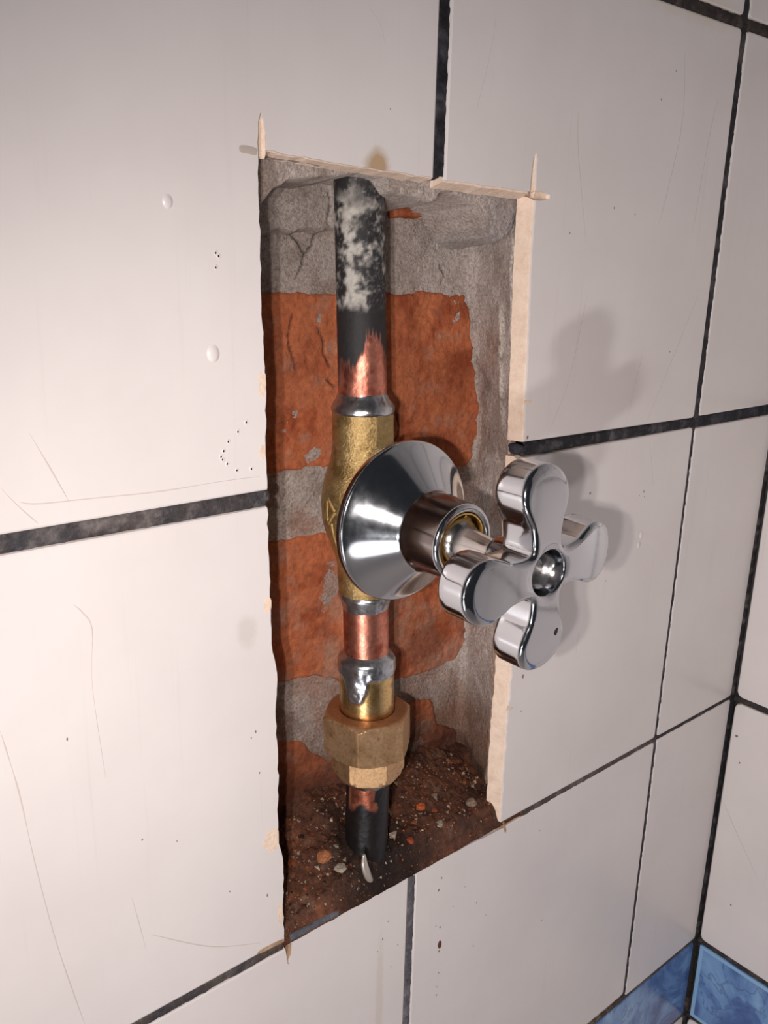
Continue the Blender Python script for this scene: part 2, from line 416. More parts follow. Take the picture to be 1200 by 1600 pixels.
# ------------------------------------------------------------------ grout
def grout(parent, a, b, w, plane='back', tone=(44, 42, 50), tone2=(92, 88, 92), y=.55, seed=0, rag=.35, name='grout', brown=0.0, bulge=.35):
    a = np.array(a, float); b = np.array(b, float); l = np.hypot(*(b - a)); n = max(4, int(l / .7)); d = (b - a) / l; nn = np.array([-d[1], d[0]])
    t = np.linspace(0, 1, n); s = np.linspace(-1, 1, 9)
    T, Sg = np.meshgrid(t, s, indexing='ij')
    x0 = a[0] + d[0] * T * l; z0 = a[1] + d[1] * T * l
    e1 = fbm(x0, z0, 3.3, 2.6, 4, seed) * rag * 1.3; e2 = fbm(x0, z0, 9.1, 2.6, 4, seed + 50) * rag * 1.3
    half = w / 2 + .35 + np.where(Sg > 0, e1, e2)
    px = x0 + nn[0] * Sg * half; pz = z0 + nn[1] * Sg * half
    dep = y - bulge * (1 - Sg ** 2) + fbm(px, pz, 0, 1.8, 4, seed + 9) * .38 + .9 * (np.abs(Sg) > .95)
    f = np.clip(sstep(-.1, .6, fbm(px, pz, 1, 4.5, 4, seed + 20)) + .4 * sstep(.1, .6, fbm(px, pz, 3, 1.2, 3, seed + 25)), 0, 1)
    col = mix(np.broadcast_to(lin(tone), px.shape + (3,)), lin(tone2), f)
    if brown: col = mix(col, lin((98, 82, 70)), brown * sstep(-.3, .5, fbm(px, pz, 5, 12, 3, seed + 33)))
    if plane == 'back': V = np.stack([px, dep, pz], -1)
    elif plane == 'right': V = np.stack([220.6 + dep, -px, pz], -1)
    return link(name, V.reshape(-1, 3), grid_faces(n, 9), M['grout'], parent, col=col.reshape(-1, 3))
g = grout
g(wall_back, (-.1, 85.2), (-.1, 300), 4.2, seed=1, tone=(30, 29, 33), tone2=(78, 78, 84), y=.5)
g(wall_back, (.1, -151.5), (-.1, -302), 3.1, seed=2, tone=(92, 90, 96), tone2=(128, 124, 128), y=.4, rag=.15)
g(wall_back, (-150, -.8), (-59.3, -.8), 4.4, seed=3, tone=(62, 60, 64), tone2=(120, 114, 114), y=.45, rag=.45, brown=.25)
g(wall_back, (44.8, .2), (152.5, -.6), 3.9, seed=4, tone=(42, 41, 46), tone2=(98, 94, 98), y=.45, rag=.4)
g(wall_back, (152.5, -.6), (220.6, -.7), 4.7, seed=5, tone=(36, 36, 42), tone2=(72, 72, 80), y=.45, rag=.4)
g(wall_back, (-150, -150.2), (-55.5, -150.2), 3.1, seed=6, tone=(66, 62, 66), tone2=(104, 96, 92), y=.45, brown=.7)
g(wall_back, (-52.5, -149.9), (-33, -150.2), 1.6, seed=61, tone=(92, 94, 102), tone2=(122, 118, 122), y=.4)
g(wall_back, (58, -151.2), (152.3, -150.6), 2.0, seed=7, tone=(84, 74, 72), tone2=(120, 108, 104), y=.4, rag=.2)
g(wall_back, (152.3, -150.6), (220.6, -150.7), 1.4, seed=8, tone=(56, 50, 52), tone2=(96, 90, 90), y=.4, rag=.25)
g(wall_back, (152.9, 0), (152.8, 150), 4.0, seed=9, tone=(44, 42, 46), tone2=(88, 82, 84), rag=.3)
g(wall_back, (152.9, 150), (152.8, 300), 3.6, seed=10, tone=(44, 42, 46), tone2=(88, 82, 84))
g(wall_back, (152.1, -2.5), (152.1, -150), 1.8, seed=11, tone=(50, 46, 50), tone2=(92, 86, 88), rag=.3)
g(wall_back, (152.4, -150), (152.4, -301.8), 2.1, seed=12, tone=(58, 54, 58), tone2=(96, 92, 94), rag=.2)
g(wall_back, (-150, 150), (220, 150), 4.2, seed=13, tone=(52, 46, 46), tone2=(84, 76, 74), rag=.55, brown=.5)
g(wall_back, (-150, -302), (220.4, -302.4), 1.9, seed=14, tone=(82, 70, 66), tone2=(122, 108, 100), brown=.5, rag=.2)
g(wall_back, (-150, -355.4), (220.4, -355.4), 2.2, seed=15, tone=(82, 70, 66), tone2=(122, 108, 100))
for x in (-300, -150, 0): g(wall_back, (x, -303), (x, -355), 3.4, seed=x + 5000)
g(wall_back, (73.7, -303), (73.7, -355), 2.4, seed=16, tone=(60, 60, 66), tone2=(96, 92, 94))
for z in (-503, -150.2, -.8, 150, 300, 450):
    if z in (-150.2, -.8, 150): g(wall_back, (-640, z), (-150, z), 3.6, seed=int(z) + 900)
    else: g(wall_back, (-640, z), (220, z), 3.6, seed=int(z) + 900)
for x in (-450, -300, -150): g(wall_back, (x, -640), (x, 600), 3.6, seed=x + 1000)
for zz in ((-640, -356), (300, 600)): 
    for x in (0, 152.5): g(wall_back, (x, zz[0]), (x, zz[1]), 3.6, seed=int(x + zz[0]) + 2000)
for z, w in ((-151.1, 2.8), (-302.6, 2.6), (-355.3, 2.0), (-503, 3), (0, 3.6), (150, 3.6), (300, 3.6), (450, 3.6)):
    g(wall_right, (1, z), (620 if abs(z) > 1 else 620, z), w, 'right', seed=int(z) + 3000, tone=(46, 44, 50), tone2=(92, 84, 80), brown=.35)
for u in (151, 301.5, 451.5, 601.5): g(wall_right, (u, -640), (u, 600), 3.4, 'right', seed=int(u) + 4000, tone=(46, 44, 50))
def clod(loc, r, tone, seed, sq):                    # broken end of a grout joint where the saw went through it
    bm = bmesh.new(); bmesh.ops.create_icosphere(bm, subdivisions=3, radius=1)
    P = np.array([v.co[:] for v in bm.verts]); F = [[v.index for v in f.verts] for f in bm.faces]; bm.free()
    P = P * (1 + .35 * fbm(P[:, 0] + seed, P[:, 1], P[:, 2], .9, 3, seed))[:, None] * np.array(sq) * r + np.array(loc)
    return link('grout', P, F, M['grout'], wall_back, col=np.broadcast_to(lin(tone), (len(P), 3)))
clod((44.6, 3.4, .2), 2.2, (60, 60, 68), 3, (1, 1.5, .95)); clod((44.3, 2.2, -2.2), 1.1, (190, 176, 160), 5, (1, 1.2, .6))
clod((-.1, 3.6, 86.2), 2.1, (48, 48, 54), 6, (1, 1.5, .9)); clod((0, 3.2, -152.2), 1.9, (96, 94, 100), 7, (1, 1.5, .9)); clod((-58.6, 3.6, -.9), 2.2, (90, 86, 90), 8, (.8, 1.5, 1))
# the corner joint: a dark uneven fillet between the two walls
def corner(z0, z1, r, seed, tone, tone2):
    n = int((z1 - z0) / .8); zz = np.linspace(z0, z1, n); a = np.linspace(0, 1, 7)
    Z, A = np.meshgrid(zz, a, indexing='ij')
    rr = r * (1 + .35 * fbm(Z, A * 3, 0, 5, 3, seed)) + .4
    X = 220.9 - rr * (1 - A) + .2 * A; Y = .25 - rr * A
    bl = .25 * rr * np.sin(A * math.pi) ; X -= bl * .5 - .25; Y -= bl * .5 - .25
    X += fbm(Z, A, 1, 1.5, 3, seed + 3) * .15
    X[:, 0] -= 0; Y[:, 0] += .8; X[:, -1] += .8
    f = sstep(-.1, .6, fbm(X, Z, 2, 4, 3, seed))
    col = mix(np.broadcast_to(lin(tone), X.shape + (3,)), lin(tone2), f)
    return link('grout', np.stack([X, Y, Z], -1).reshape(-1, 3), grid_faces(n, 7), M['grout'], wall_back, col=col.reshape(-1, 3))
corner(-302, -151, 1.1, 1, (30, 28, 32), (70, 66, 70)); corner(-151, 0, .7, 2, (40, 36, 38), (90, 84, 84)); corner(0, 640, .7, 3, (40, 36, 38), (90, 84, 84))
corner(-356, -302, 1.5, 4, (38, 34, 34), (98, 80, 68)); corner(-640, -356, 1.5, 5, (40, 36, 38), (90, 84, 84))

# ------------------------------------------------------------------ the hole: mortar lining, bricks
YB = 35.0
CRACKS = [[(-17.8, 80.8), (-16.9, 77.2), (-17.9, 72.5)], [(-28.4, 69.8), (-24.7, 66.2), (-22.1, 63.1), (-23.3, 60.4), (-25.7, 56.3)], [(-22.1, 63.1), (-19.6, 65.8), (-18.5, 69.3)],
          [(-17.9, 41.1), (-15.4, 36.4), (-16.0, 32.7), (-12.7, 28.5)], [(-27.3, 45.3), (-28.9, 36.9), (-26.3, 28.5)], [(-14.8, 24.4), (-11.6, 21.8)], [(15.0, 11.8), (17.7, 5.5), (15.6, 1.4)], [(34.4, 61.0), (36.5, 57.8), (35.9, 54.7)]]
def crackd(x, z): return np.min([linedist(x + fbm(x, z, 0, 2.2, 3, 77) * .7, z, c) for c in CRACKS], axis=0)
def mortar_col(x, y, z, seed=0):
    c = np.broadcast_to(lin((200, 186, 178)), x.shape + (3,))
    c = mix(c, lin((172, 156, 146)), sstep(-.1, .6, fbm(x, y, z, 9, 4, 5 + seed)))
    c = mix(c, lin((222, 212, 204)), .7 * sstep(.15, .7, fbm(x, y, z, 4, 4, 9 + seed)))
    # reddish brick dust rubbed over it, more lower down; brown damp below
    c = mix(c, lin((170, 116, 90)), .5 * sstep(-.1, .6, fbm(x, y, z, 12, 3, 21 + seed)) * sstep(70, 10, z))
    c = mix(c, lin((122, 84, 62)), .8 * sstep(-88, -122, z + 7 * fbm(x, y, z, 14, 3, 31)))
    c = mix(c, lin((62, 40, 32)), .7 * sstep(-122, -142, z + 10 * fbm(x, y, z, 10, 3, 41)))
    return c
zz = np.arange(-158, 92.01, .6); sN = 290
Sv = np.linspace(0, 1, sN)
Z, Sg = np.meshgrid(zz, Sv, indexing='ij')
XL = xl_(Z) - 1.0; XR = np.interp(Z, [-150.4, -40, 10, 50, 83.2], [57.5, 56.5, 57.5, 51.0, 50.0]); XF = xr(Z) + 1.9
l1, l3 = 30.0, 29.5; l2 = XR - XL; tot = l1 + l2 + l3; D = Sg * tot
onL = D < l1; onR = D > l1 + l2
X = np.where(onL, XL, np.where(onR, XR + (XF - XR) * (D - l1 - l2) / l3, XL + D - l1))
Y = np.where(onL, YB - l1 + D, np.where(onR, YB - (D - l1 - l2), YB))
dcor = np.minimum(np.abs(D - l1), np.abs(D - l1 - l2)); rc = 3.0 * np.exp(-(dcor / 2.2) ** 2) * .5
nX = np.where(onL, 1.0, np.where(onR, -1.0, 0.0)); nY = np.where(onL | onR, 0.0, -1.0)
disp = fbm(X, Y, Z, 14, 3, 3) * 1.2 + fbm(X, Y, Z, 3.0, 4, 8) * .55 + fbm(X, Y, Z, .9, 3, 15) * .18
edge = np.minimum(Sg * tot, (1 - Sg) * tot); disp = disp * sstep(0, 5, edge)
X = X + nX * disp - nX * 0 + rc * np.where(D < tot / 2, .7, -.7); Y = Y + nY * disp - rc * .7
cd = crackd(X, Z); back = ~(onL | onR)
Y = Y + np.where(back, 1.3 * np.exp(-(cd / .35) ** 2), 0)
# long fissure and plaster scar in the right-hand reveal
yf = np.where(onR, Y, 99)
fz = np.abs(Y - (9.5 + .6 * fbm(Z, 0, 0, 9, 3, 5)))
scar = sstep(2.6, 0, np.abs(Y - (15.5 + 2 * fbm(Z, 5, 0, 10, 3, 6)))) * sstep(52, 44, Z) * sstep(2, 12, Z) * (fbm(X, Y, Z, 2.5, 3, 99) > -.25)
X = X - np.where(onR, scar * .9, 0) + np.where(onR & (Z > -5), .6 * np.exp(-(fz / .4) ** 2), 0)
col = mortar_col(X, Y, Z)
col = mix(col, lin((236, 226, 216)), np.where(onR & (Z > -5) & (Z < 70), 1.0 * np.exp(-((fz - .25) / .4) ** 2), 0))
col = mix(col, lin((236, 226, 214)), np.where(onR, scar * .85, 0))
# smeared cream adhesive low on the right reveal
low = np.where(onR, sstep(13.5, 12.0, Y + .9 * fbm(Z, 1, 1, 8, 4, 12)) * sstep(-38, -52, Z), 0)
col = mix(col, lin((196, 170, 148)), low * .85); col = mix(col, lin((165, 140, 120)), low * .5 * sstep(0, .5, fbm(Y * 4, 0, Z * .3, 3, 3, 13)))
col = mix(col, lin((40, 28, 24)), np.where(back, .85 * np.exp(-(cd / .3) ** 2), 0))
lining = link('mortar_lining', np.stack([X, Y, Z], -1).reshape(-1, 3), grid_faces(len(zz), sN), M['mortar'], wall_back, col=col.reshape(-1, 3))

def relief(name, parent, poly, yf, yb, colf, mat, res=.6, rag=1.0, edge=2.2, rough=.4, seed=0, margin=2.0, smoothscale=10, amp=.8, cracks=True):
    P = np.array(poly); x0, z0 = P.min(0) - margin - 1; x1, z1 = P.max(0) + margin + 1
    xs = np.arange(x0, x1, res); zs = np.arange(z0, z1, res)
    X, Z = np.meshgrid(xs, zs, indexing='ij')
    d = sdf(X, Z, poly) + fbm(X, Z, 0, 5, 4, seed) * rag
    k = sstep(.6, -edge, d)
    yfr = (yf(X, Z) if callable(yf) else yf) + fbm(X, Z, 2, smoothscale, 3, seed + 4) * amp + fbm(X, Z, 7, 2.2, 4, seed + 8) * rough + fbm(X, Z, 9, .9, 2, seed + 18) * rough * .3
    Y = yb + (yfr - yb) * k
    cdv = crackd(X, Z) if cracks else np.full(X.shape, 9.)
    Y = Y + 1.2 * np.exp(-(cdv / .3) ** 2) * k
    c = colf(X, Y, Z); c = mix(c, lin((38, 24, 20)), .85 * np.exp(-(cdv / .28) ** 2))
    F = grid_faces(len(xs), len(zs))
    kv = (d < margin).ravel(); F = F[kv[F].all(1)]
    used = np.unique(F); mp = np.full(X.size, -1); mp[used] = np.arange(len(used))
    V = np.stack([X, Y, Z], -1).reshape(-1, 3)[used]
    return link(name, V, mp[F], mat, parent, col=c.reshape(-1, 3)[used])
def brick_col(dirt):
    def f(X, Y, Z):
        c = np.broadcast_to(lin((188, 108, 72)), X.shape + (3,))
        c = mix(c, lin((158, 80, 50)), sstep(-.1, .6, fbm(X, Y, Z, 7, 4, 61)))
        c = mix(c, lin((202, 122, 78)), .7 * sstep(.15, .7, fbm(X, Y, Z, 3.5, 4, 67)))
        c = mix(c, lin((140, 96, 78)), .6 * sstep(.3, .7, fbm(X, Y, Z, 2.2, 3, 71)))
        c = mix(c, lin((168, 140, 122)), dirt * sstep(-.25, .45,  fbm(X, Y, Z, 11, 4, 73)))
        c = mix(c, lin((132, 62, 38)), .55 * sstep(0, .35, fbm(X, Y, Z, 16, 3, 79)) * sstep(-10, 15, X))
        c = mix(c, lin((176, 150, 132)), .35 * sstep(.1, .6, fbm(X, Y, Z, 6, 5, 81)))
        c = mix(c, lin((92, 54, 40)), .9 * sstep(-92, -128, Z + 8 * fbm(X, Y, Z, 9, 3, 75)))
        return c
    return f
bricks = [
    ([(-66, 53.0), (-7.4, 52.2), (47.5, 52.0), (50.1, 46.3), (51.1, 36.9), (54.9, 28.5), (55.8, 18.1), (59.5, 8.7), (59.0, 1.4), (56.1, -8.0), (53.2, -14.3), (18.7, -11.2), (-10.6, -5.5), (-66, -3.4)], .04, 34.2, 'intact orange-red brick'),
    ([(-66, -24.8), (-10.6, -26.9), (23.9, -34.2), (60.5, -43.1), (61.0, -65.6), (59.5, -84.4), (52.2, -93.8), (39.6, -95.9), (22.9, -94.8), (-4.3, -88.6), (-18.9, -80.2), (-30.4, -78.9), (-66, -78.1)], .5, 34.2, 'orange brick smeared with grey mortar'),
    ([(-66, -102.2), (-33.6, -99.0), (-23.1, -104.2), (-12.7, -115.7), (8.2, -111.6), (29.2, -104.2), (39.6, -107.4), (43.8, -119.9), (56.3, -126.2), (57.4, -161.8), (-66, -163.8)], .95, 34.5, 'dark damp brick at the foot of the hole'),
    ([(9.3, 85.0), (33.3, 85.0), (33.8, 76.6), (29.2, 75.6), (10.3, 74.6)], .15, 32.0, 'thin end of a red brick under the top edge'),
    ([(-21.5, 71.4), (-17.9, 72.7), (-13.2, 71.9), (-13.7, 70.0), (-17.9, 69.3)], .2, 33.4, 'small bare patch of red brick'),
]
for i, (poly, dirt, yf, lab) in enumerate(bricks):
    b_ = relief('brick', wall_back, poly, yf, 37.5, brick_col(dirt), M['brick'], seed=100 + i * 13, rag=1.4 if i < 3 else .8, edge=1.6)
    b_['label'] = lab
# sawn mortar bed hanging below the tile at the top, with lumps
top_poly = [(-62, 90), (-62, 66), (-59.5, 68), (-57, 70.5), (-53.2, 72.2), (-52, 74.2), (-49.8, 76.9), (-44.3, 79.3), (-36.0, 80.6), (-31.1, 81.0), (-26.4, 82.2), (-20.8, 83.2), (-16.2, 82.0),
            (-13.2, 78.4), (-7.7, 77.7), (-.2, 76.9), (5.0, 76.2), (8.0, 78.0), (9.0, 79.6), (15.4, 78.6), (20.9, 76.6), (25.2, 71.6), (29.3, 67.6), (35.4, 66.0), (40.7, 68.2), (43.5, 72.3), (44.5, 90)]
relief('mortar_lump', wall_back, top_poly, lambda X, Z: np.interp(Z, [66, 76, 86], [9.5, 7.8, 6.6]), 33, lambda X, Y, Z: mix(mortar_col(X, Y, Z, 3), lin((168, 158, 157)), .65 * sstep(24, 32, X)), M['mortar'], seed=31, rag=.7, edge=2.6, rough=.55, amp=.5, res=.4, margin=.3, cracks=False)
# second, deeper mortar patch behind the burnt pipe end
relief('mortar_lump', wall_back, [(-47.9, 74.5), (-42.8, 80.7), (-30.3, 87.0), (-7.4, 89.0), (-9.5, 70.3), (-19.9, 68.9), (-34.4, 68.2), (-44.8, 66.2)], 29.0, 37, lambda X, Y, Z: mortar_col(X, Y, Z, 5), M['mortar'], seed=47, rag=1.0, edge=2.0)
# soffit of the opening: closes the hole above
xs = np.arange(-63, 50, .8); ys = np.arange(4, 43, .8); Xs, Ys = np.meshgrid(xs, ys, indexing='ij')
Zs = 85.5 - (Xs + 60) * .028 + .6 + fbm(Xs, Ys, 0, 5, 3, 5) * .8
link('mortar_soffit', np.stack([Xs, Ys, Zs], -1).reshape(-1, 3), grid_faces(len(xs), len(ys)), M['mortar'], wall_back, col=mortar_col(Xs, Ys, Zs).reshape(-1, 3))

# debris-covered sill at the bottom of the hole
xs = np.arange(-57, 61, .5); ys = np.arange(-.3, 37.5, .5); Xs, Ys = np.meshgrid(xs, ys, indexing='ij')
h = -150.6 + 12.0 * sstep(-.1, 4.2, Ys) * (1 - .6 * sstep(-24, -48, Xs)) * (1 - .35 * sstep(5, 40, Xs)) + .5 * np.maximum(Ys - 4, 0) * (.8 + .35 * fbm(Xs, 0, 0, 26, 2, 4))
hole = np.exp(-(((Xs + 13.5) / 9.5) ** 2 + ((Ys - 8.3) / 8.5) ** 2) ** 2)
h = h - 1.0 * hole * sstep(2.2, 5, Ys)
h = h + sstep(.3, 3, Ys) * (fbm(Xs, Ys, 0, 7, 3, 6) * 2.0 + fbm(Xs, Ys, 0, 2.4, 4, 7) * 1.1 + fbm(Xs, Ys, 0, .9, 2, 9) * .45)
lipn = sstep(1.5, 0, Ys); h = h + lipn * fbm(Xs, 0, 0, 3, 3, 8) * .3
cs = np.broadcast_to(lin((100, 64, 48)), Xs.shape + (3,))
cs = mix(cs, lin((150, 92, 60)), .6 * sstep(0, .6, fbm(Xs, Ys, h, 5, 3, 51)))
cs = mix(cs, lin((150, 128, 112)), .5 * sstep(.1, .7, fbm(Xs, Ys, h, 6, 4, 53)))
cs = mix(cs, lin((66, 42, 34)), .75 * sstep(-.3, .4, fbm(Xs, Ys, h, 10, 3, 55)) * sstep(-34, -20, Xs))
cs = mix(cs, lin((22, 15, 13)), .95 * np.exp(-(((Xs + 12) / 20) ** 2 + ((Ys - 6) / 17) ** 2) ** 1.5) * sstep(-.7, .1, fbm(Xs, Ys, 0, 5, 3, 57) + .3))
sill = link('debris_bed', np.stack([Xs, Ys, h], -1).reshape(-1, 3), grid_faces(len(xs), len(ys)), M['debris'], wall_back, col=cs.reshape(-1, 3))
sill['label'] = 'dark damp crumbly sill of the hole'
def sill_z(x, y):
    i = int(np.clip((x + 57) / .5, 0, len(xs) - 1)); j = int(np.clip((y + .3) / .5, 0, len(ys) - 1)); return h[i, j]

# loose crumbs of brick and mortar on the sill: nobody could count them
rc_ = random.Random(11); V, F, CC = [], [], []
for i in range(1500):
    x = rc_.uniform(-54, 50); y = rc_.uniform(.8, 30); s = abs(rc_.gauss(0, .34)) + .14
    if rc_.random() < .03: s *= 2.1
    if (x + 15.3) ** 2 + (y - 10.7) ** 2 < 76: continue
    z = sill_z(x, y) + s * .25; o = len(V)
    tone = rc_.choice([(150, 84, 54), (176, 106, 66), (168, 150, 134), (96, 62, 48), (56, 40, 34), (196, 178, 160), (120, 76, 56)])
    for a in range(3):
        th = a * 2.09 + rc_.random()
        for zz_ in (-.6, .6): V.append((x + s * math.cos(th) * rc_.uniform(.7, 1.1), y + s * math.sin(th) * rc_.uniform(.7, 1.1), z + s * zz_ * rc_.uniform(.5, 1))); CC.append(lin(tone))
    F += [(o, o + 2, o + 4), (o + 5, o + 3, o + 1), (o, o + 1, o + 3, o + 2), (o + 2, o + 3, o + 5, o + 4), (o + 4, o + 5, o + 1, o)]
cr = link('crumbs', V, F, M['debris'], None, smooth=False, col=np.array(CC))
tag(cr, 'loose brick and mortar crumbs scattered on the sill at the bottom of the hole', 'rubble', kind='stuff')
# a few chips big enough to pick out
def lump(name, loc, r, colr, seed, sq=(1, 1, .7), mat='mortar', parent=None):
    bm = bmesh.new(); bmesh.ops.create_icosphere(bm, subdivisions=2, radius=1)
    P = np.array([v.co[:] for v in bm.verts]); F = [[v.index for v in f.verts] for f in bm.faces]; bm.free()
    k = 1 + .55 * fbm(P[:, 0] + seed, P[:, 1], P[:, 2], 1.1, 3, seed)
    P = P * k[:, None] * np.array(sq) * r + np.array(loc)
    return link(name, P, F, M[mat], parent, smooth=False, col=np.broadcast_to(lin(colr), (len(P), 3)))
chip_specs = [((-27.5, 7, 0), 2.0, (184, 170, 156), 'pale mortar chip lying on the dark sill just beside the pipe foot'),
              ((14, 12, 0), 1.9, (196, 100, 58), 'orange brick chip on the sill behind the union nut'),
              ((17, 5, 0), 1.8, (178, 164, 150), 'grey mortar chip at the front of the sill, towards the cross handle'),
              ((2, 4, 0), 1.4, (170, 78, 48), 'small red brick chip on the front of the sill in line with the pipe foot'),
              ((-30, 12, 0), 2.6, (186, 122, 84), 'orange brick lump standing behind the pipe foot on the sill'),
              ((36, 7, 0), 2.2, (150, 128, 110), 'brownish mortar lump in the corner of the sill under the sawn edge')]
for i, (l_, r_, c_, lab) in enumerate(chip_specs):
    z = sill_z(l_[0], l_[1]) + r_ * .3
    tag(lump('rubble_chip', (l_[0], l_[1], z), r_, c_, 20 + i), lab, 'rubble')

# chips in the glaze beside the hole, and saw slits
def blob(name, cx, cz, rx, rz, mat, seed, parent, y=-.04, n=18, amp=.35, xcut=None, dome=.0):
    a = np.linspace(0, 2 * math.pi, n, endpoint=False)
    rr = 1 + amp * fbm(np.cos(a) * 1.3, np.sin(a) * 1.3, seed, 1, 3, seed)
    x = cx + rx * rr * np.cos(a); z = cz + rz * rr * np.sin(a)
    if xcut is not None: x = np.minimum(x, xcut)
    V = [(cx if xcut is None else min(cx, xcut), y - dome, cz)] + [(a_, y, b_) for a_, b_ in zip(x, z)] + [(a_, y + .3, b_) for a_, b_ in zip(x, z)]
    F = [(0, 1 + i, 1 + (i + 1) % n) for i in range(n)] + [(1 + i, 1 + n + i, 1 + n + (i + 1) % n, 1 + (i + 1) % n) for i in range(n)]
    return link(name, V, F, mat, parent, smooth=False)
for (x, z, rx, rz, s, par, xc) in ((-60.0, 30, 1.3, 4.0, 1, t1, -58.6), (-59.3, -31.7, 1.2, 2.4, 2, t3_, -58.1), (-59.0, -109.2, 3.0, 4.2, 3, t3_, -56.6), (-56.3, -137, .8, 4.0, 4, t3_, -55.3), (-60.4, 12, .9, 2, 6, t1, -59.2)):
    blob('chipped_glaze', x, z, rx, rz, M['biscuit'], s, par, xcut=xc)
lump('chipped_biscuit', (-56.8, 4.5, -56.0), 2.4, (190, 180, 170), 5, (.7, .8, 1.5), parent=wall_back)
# troughs at the bottom of the saw slits
def trough(pts, hw, mat, parent, y0=-.02, depth=1.2, seed=0):
    pts = np.array(pts, float); n = 24
    seg = np.linspace(0, len(pts) - 1, n); P = np.stack([np.interp(seg, range(len(pts)), pts[:, k]) for k in (0, 1)], 1)
    d = np.gradient(P, axis=0); d /= np.linalg.norm(d, axis=1)[:, None]; nn = np.stack([-d[:, 1], d[:, 0]], 1)
    w = hw * np.sqrt(np.clip(1 - (np.linspace(-.92, 1.0, n)) ** 6, 0.03, 1))
    V = []
    for i in range(n):
        for s, yy in ((-1, y0), (-.55, y0 + depth), (.55, y0 + depth), (1, y0)):
            q = P[i] + nn[i] * s * w[i]; V.append((q[0], yy if depth > 0 else y0 - (0.06 if abs(s) < .9 else 0), q[1]))
    return link('saw_slit', V, grid_faces(n, 4), mat, parent, smooth=True)
trough([(-58.9, 85), (-59.0, 90), (-59.2, 96)], 1.15, M['biscuit'], t1, .35, .9)
trough([(40.4, 82), (40.6, 90), (40.8, 95.2)], 1.35, M['biscuit'], t2, .35, .9)
trough([(40.0, 82.5), (44, 82.7), (49, 82.5)], 1.35, M['biscuit'], t2, .3, 1.0)
trough([(-53.4, -151), (-53.5, -155), (-53.4, -159.6)], 1.1, M['dirty'], wall_back, .3, 1.0)
trough([(-55.0, -148.3), (-59, -147.9), (-65, -147.7)], .75, M['dirty'], t3_, -.05, 0)
trough([(46, -151.0), (54, -151.6), (64, -151.6)], 1.5, M['dirty'], wall_back, .1, .6)
trough([(47.6, -149.5), (48.6, -152.5), (49.6, -155.2)], .6, M['dirty'], wall_back, -.06, 0)
trough([(-60.5, 86.3), (-63, 86.6), (-65.5, 86.6)], .9, flat('dull_cut', t3((186, 172, 164)), .7), t1, -.05, 0)
trough([(43.0, 17.2), (45.5, 17.0), (46.6, 16.9)], .5, M['biscuit'], t2, -.05, 0)
trough([(44.6, -99), (47.0, -99.5), (48.4, -99.8)], .6, M['biscuit'], t4, -.05, 0)
# raised broken rim of the glaze along the top cut (pale sliver line)
# hairline scratches and specks on the glaze
def strip(name, pts, w, mat, parent, plane='back', seed=0):
    pts = np.array(pts, float); m = len(pts); n = max(8, int(np.sum(np.hypot(*np.diff(pts, axis=0).T)) / 2.5))
    seg = np.linspace(0, m - 1, n)
    def cr_(k):
        out = []
        for s in seg:
            i = min(int(s), m - 2); t = s - i; p0 = pts[max(i - 1, 0), k]; p1 = pts[i, k]; p2 = pts[i + 1, k]; p3 = pts[min(i + 2, m - 1), k]
            out.append(.5 * ((2 * p1) + (-p0 + p2) * t + (2 * p0 - 5 * p1 + 4 * p2 - p3) * t * t + (-p0 + 3 * p1 - 3 * p2 + p3) * t ** 3))
        return np.array(out)
    P = np.stack([cr_(0), cr_(1)], 1); d = np.gradient(P, axis=0); d /= np.linalg.norm(d, axis=1)[:, None]; nn = np.stack([-d[:, 1], d[:, 0]], 1)
    ww = w / 2 * (.35 + .7 * vnoise(np.arange(n) * .35, 0, 0, seed)) * np.minimum(1, np.minimum(np.arange(n) + 1, n - np.arange(n)) / 4)
    V = []
    for i in range(n):
        for s, yy in ((-1, 0.02), (0, -.05), (1, 0.02)):
            q = P[i] + nn[i] * s * ww[i]; V.append((q[0], -.24 + yy, q[1]) if plane == 'back' and parent is None else ((q[0], yy - .03, q[1]) if plane == 'back' else (220.57 + yy, -q[0], q[1])))
    return link(name, V, grid_faces(n, 3), mat, parent, smooth=True)
scr = [[(-120.0, 23.8), (-116, 15), (-112.5, 7.0)], [(-127.1, 12.2), (-123.5, 7.2), (-119.8, 2.8)], [(-123.3, 8.3), (-119.3, 7.3), (-107.6, 6.7), (-89.9, 5.8), (-72, 5.9), (-61.2, 5.6)],
       [(59.3, 108.9), (60.7, 98.5), (63.9, 86.7), (69.2, 68.6)], [(72.2, 52.4), (66.1, 23.8), (57.3, 5.3)], [(115.1, 134.6), (118.2, 110.7), (110.7, 76.8)], [(139.9, 122.9), (136.7, 106.7), (133.5, 75.7)],
       [(142.9, 52.0), (129.9, 27.8), (116.7, 4)], [(109.5, 33.1), (106, 18), (103.2, 5.0)], [(-27.0, 123.9), (-22.7, 120.0), (-21.0, 115.5)], [(19.6, 128.7), (17.8, 118.5), (13.7, 104.5)],
       [(-113.3, -18.6), (-111.3, -21.1), (-109.3, -26.1), (-110.3, -40.9), (-108.7, -67.4)], [(-132.6, -45.6), (-129.9, -63.3), (-127.9, -84.6), (-124.5, -111.4), (-119.5, -139.7)],
       [(-104.0, -106.6), (-102.4, -116), (-100.9, -125.7)], [(-99.2, -121.5), (-80.8, -136.1), (-63.8, -144.4)], [(85.1, -76.3), (84.9, -81), (84.6, -87.2)], [(119.9, -5.2), (123, -14), (125.8, -24.5)]]
for i, s in enumerate(scr):
    z = s[0][1]; x = s[0][0]
    par = (t1 if x < 0 else t2) if z > 0 else (t3_ if x < 0 else t4)
    strip('hairline_scratch', s, .34 if i not in (0, 1, 12) else .42, M['hair'], par, seed=i)
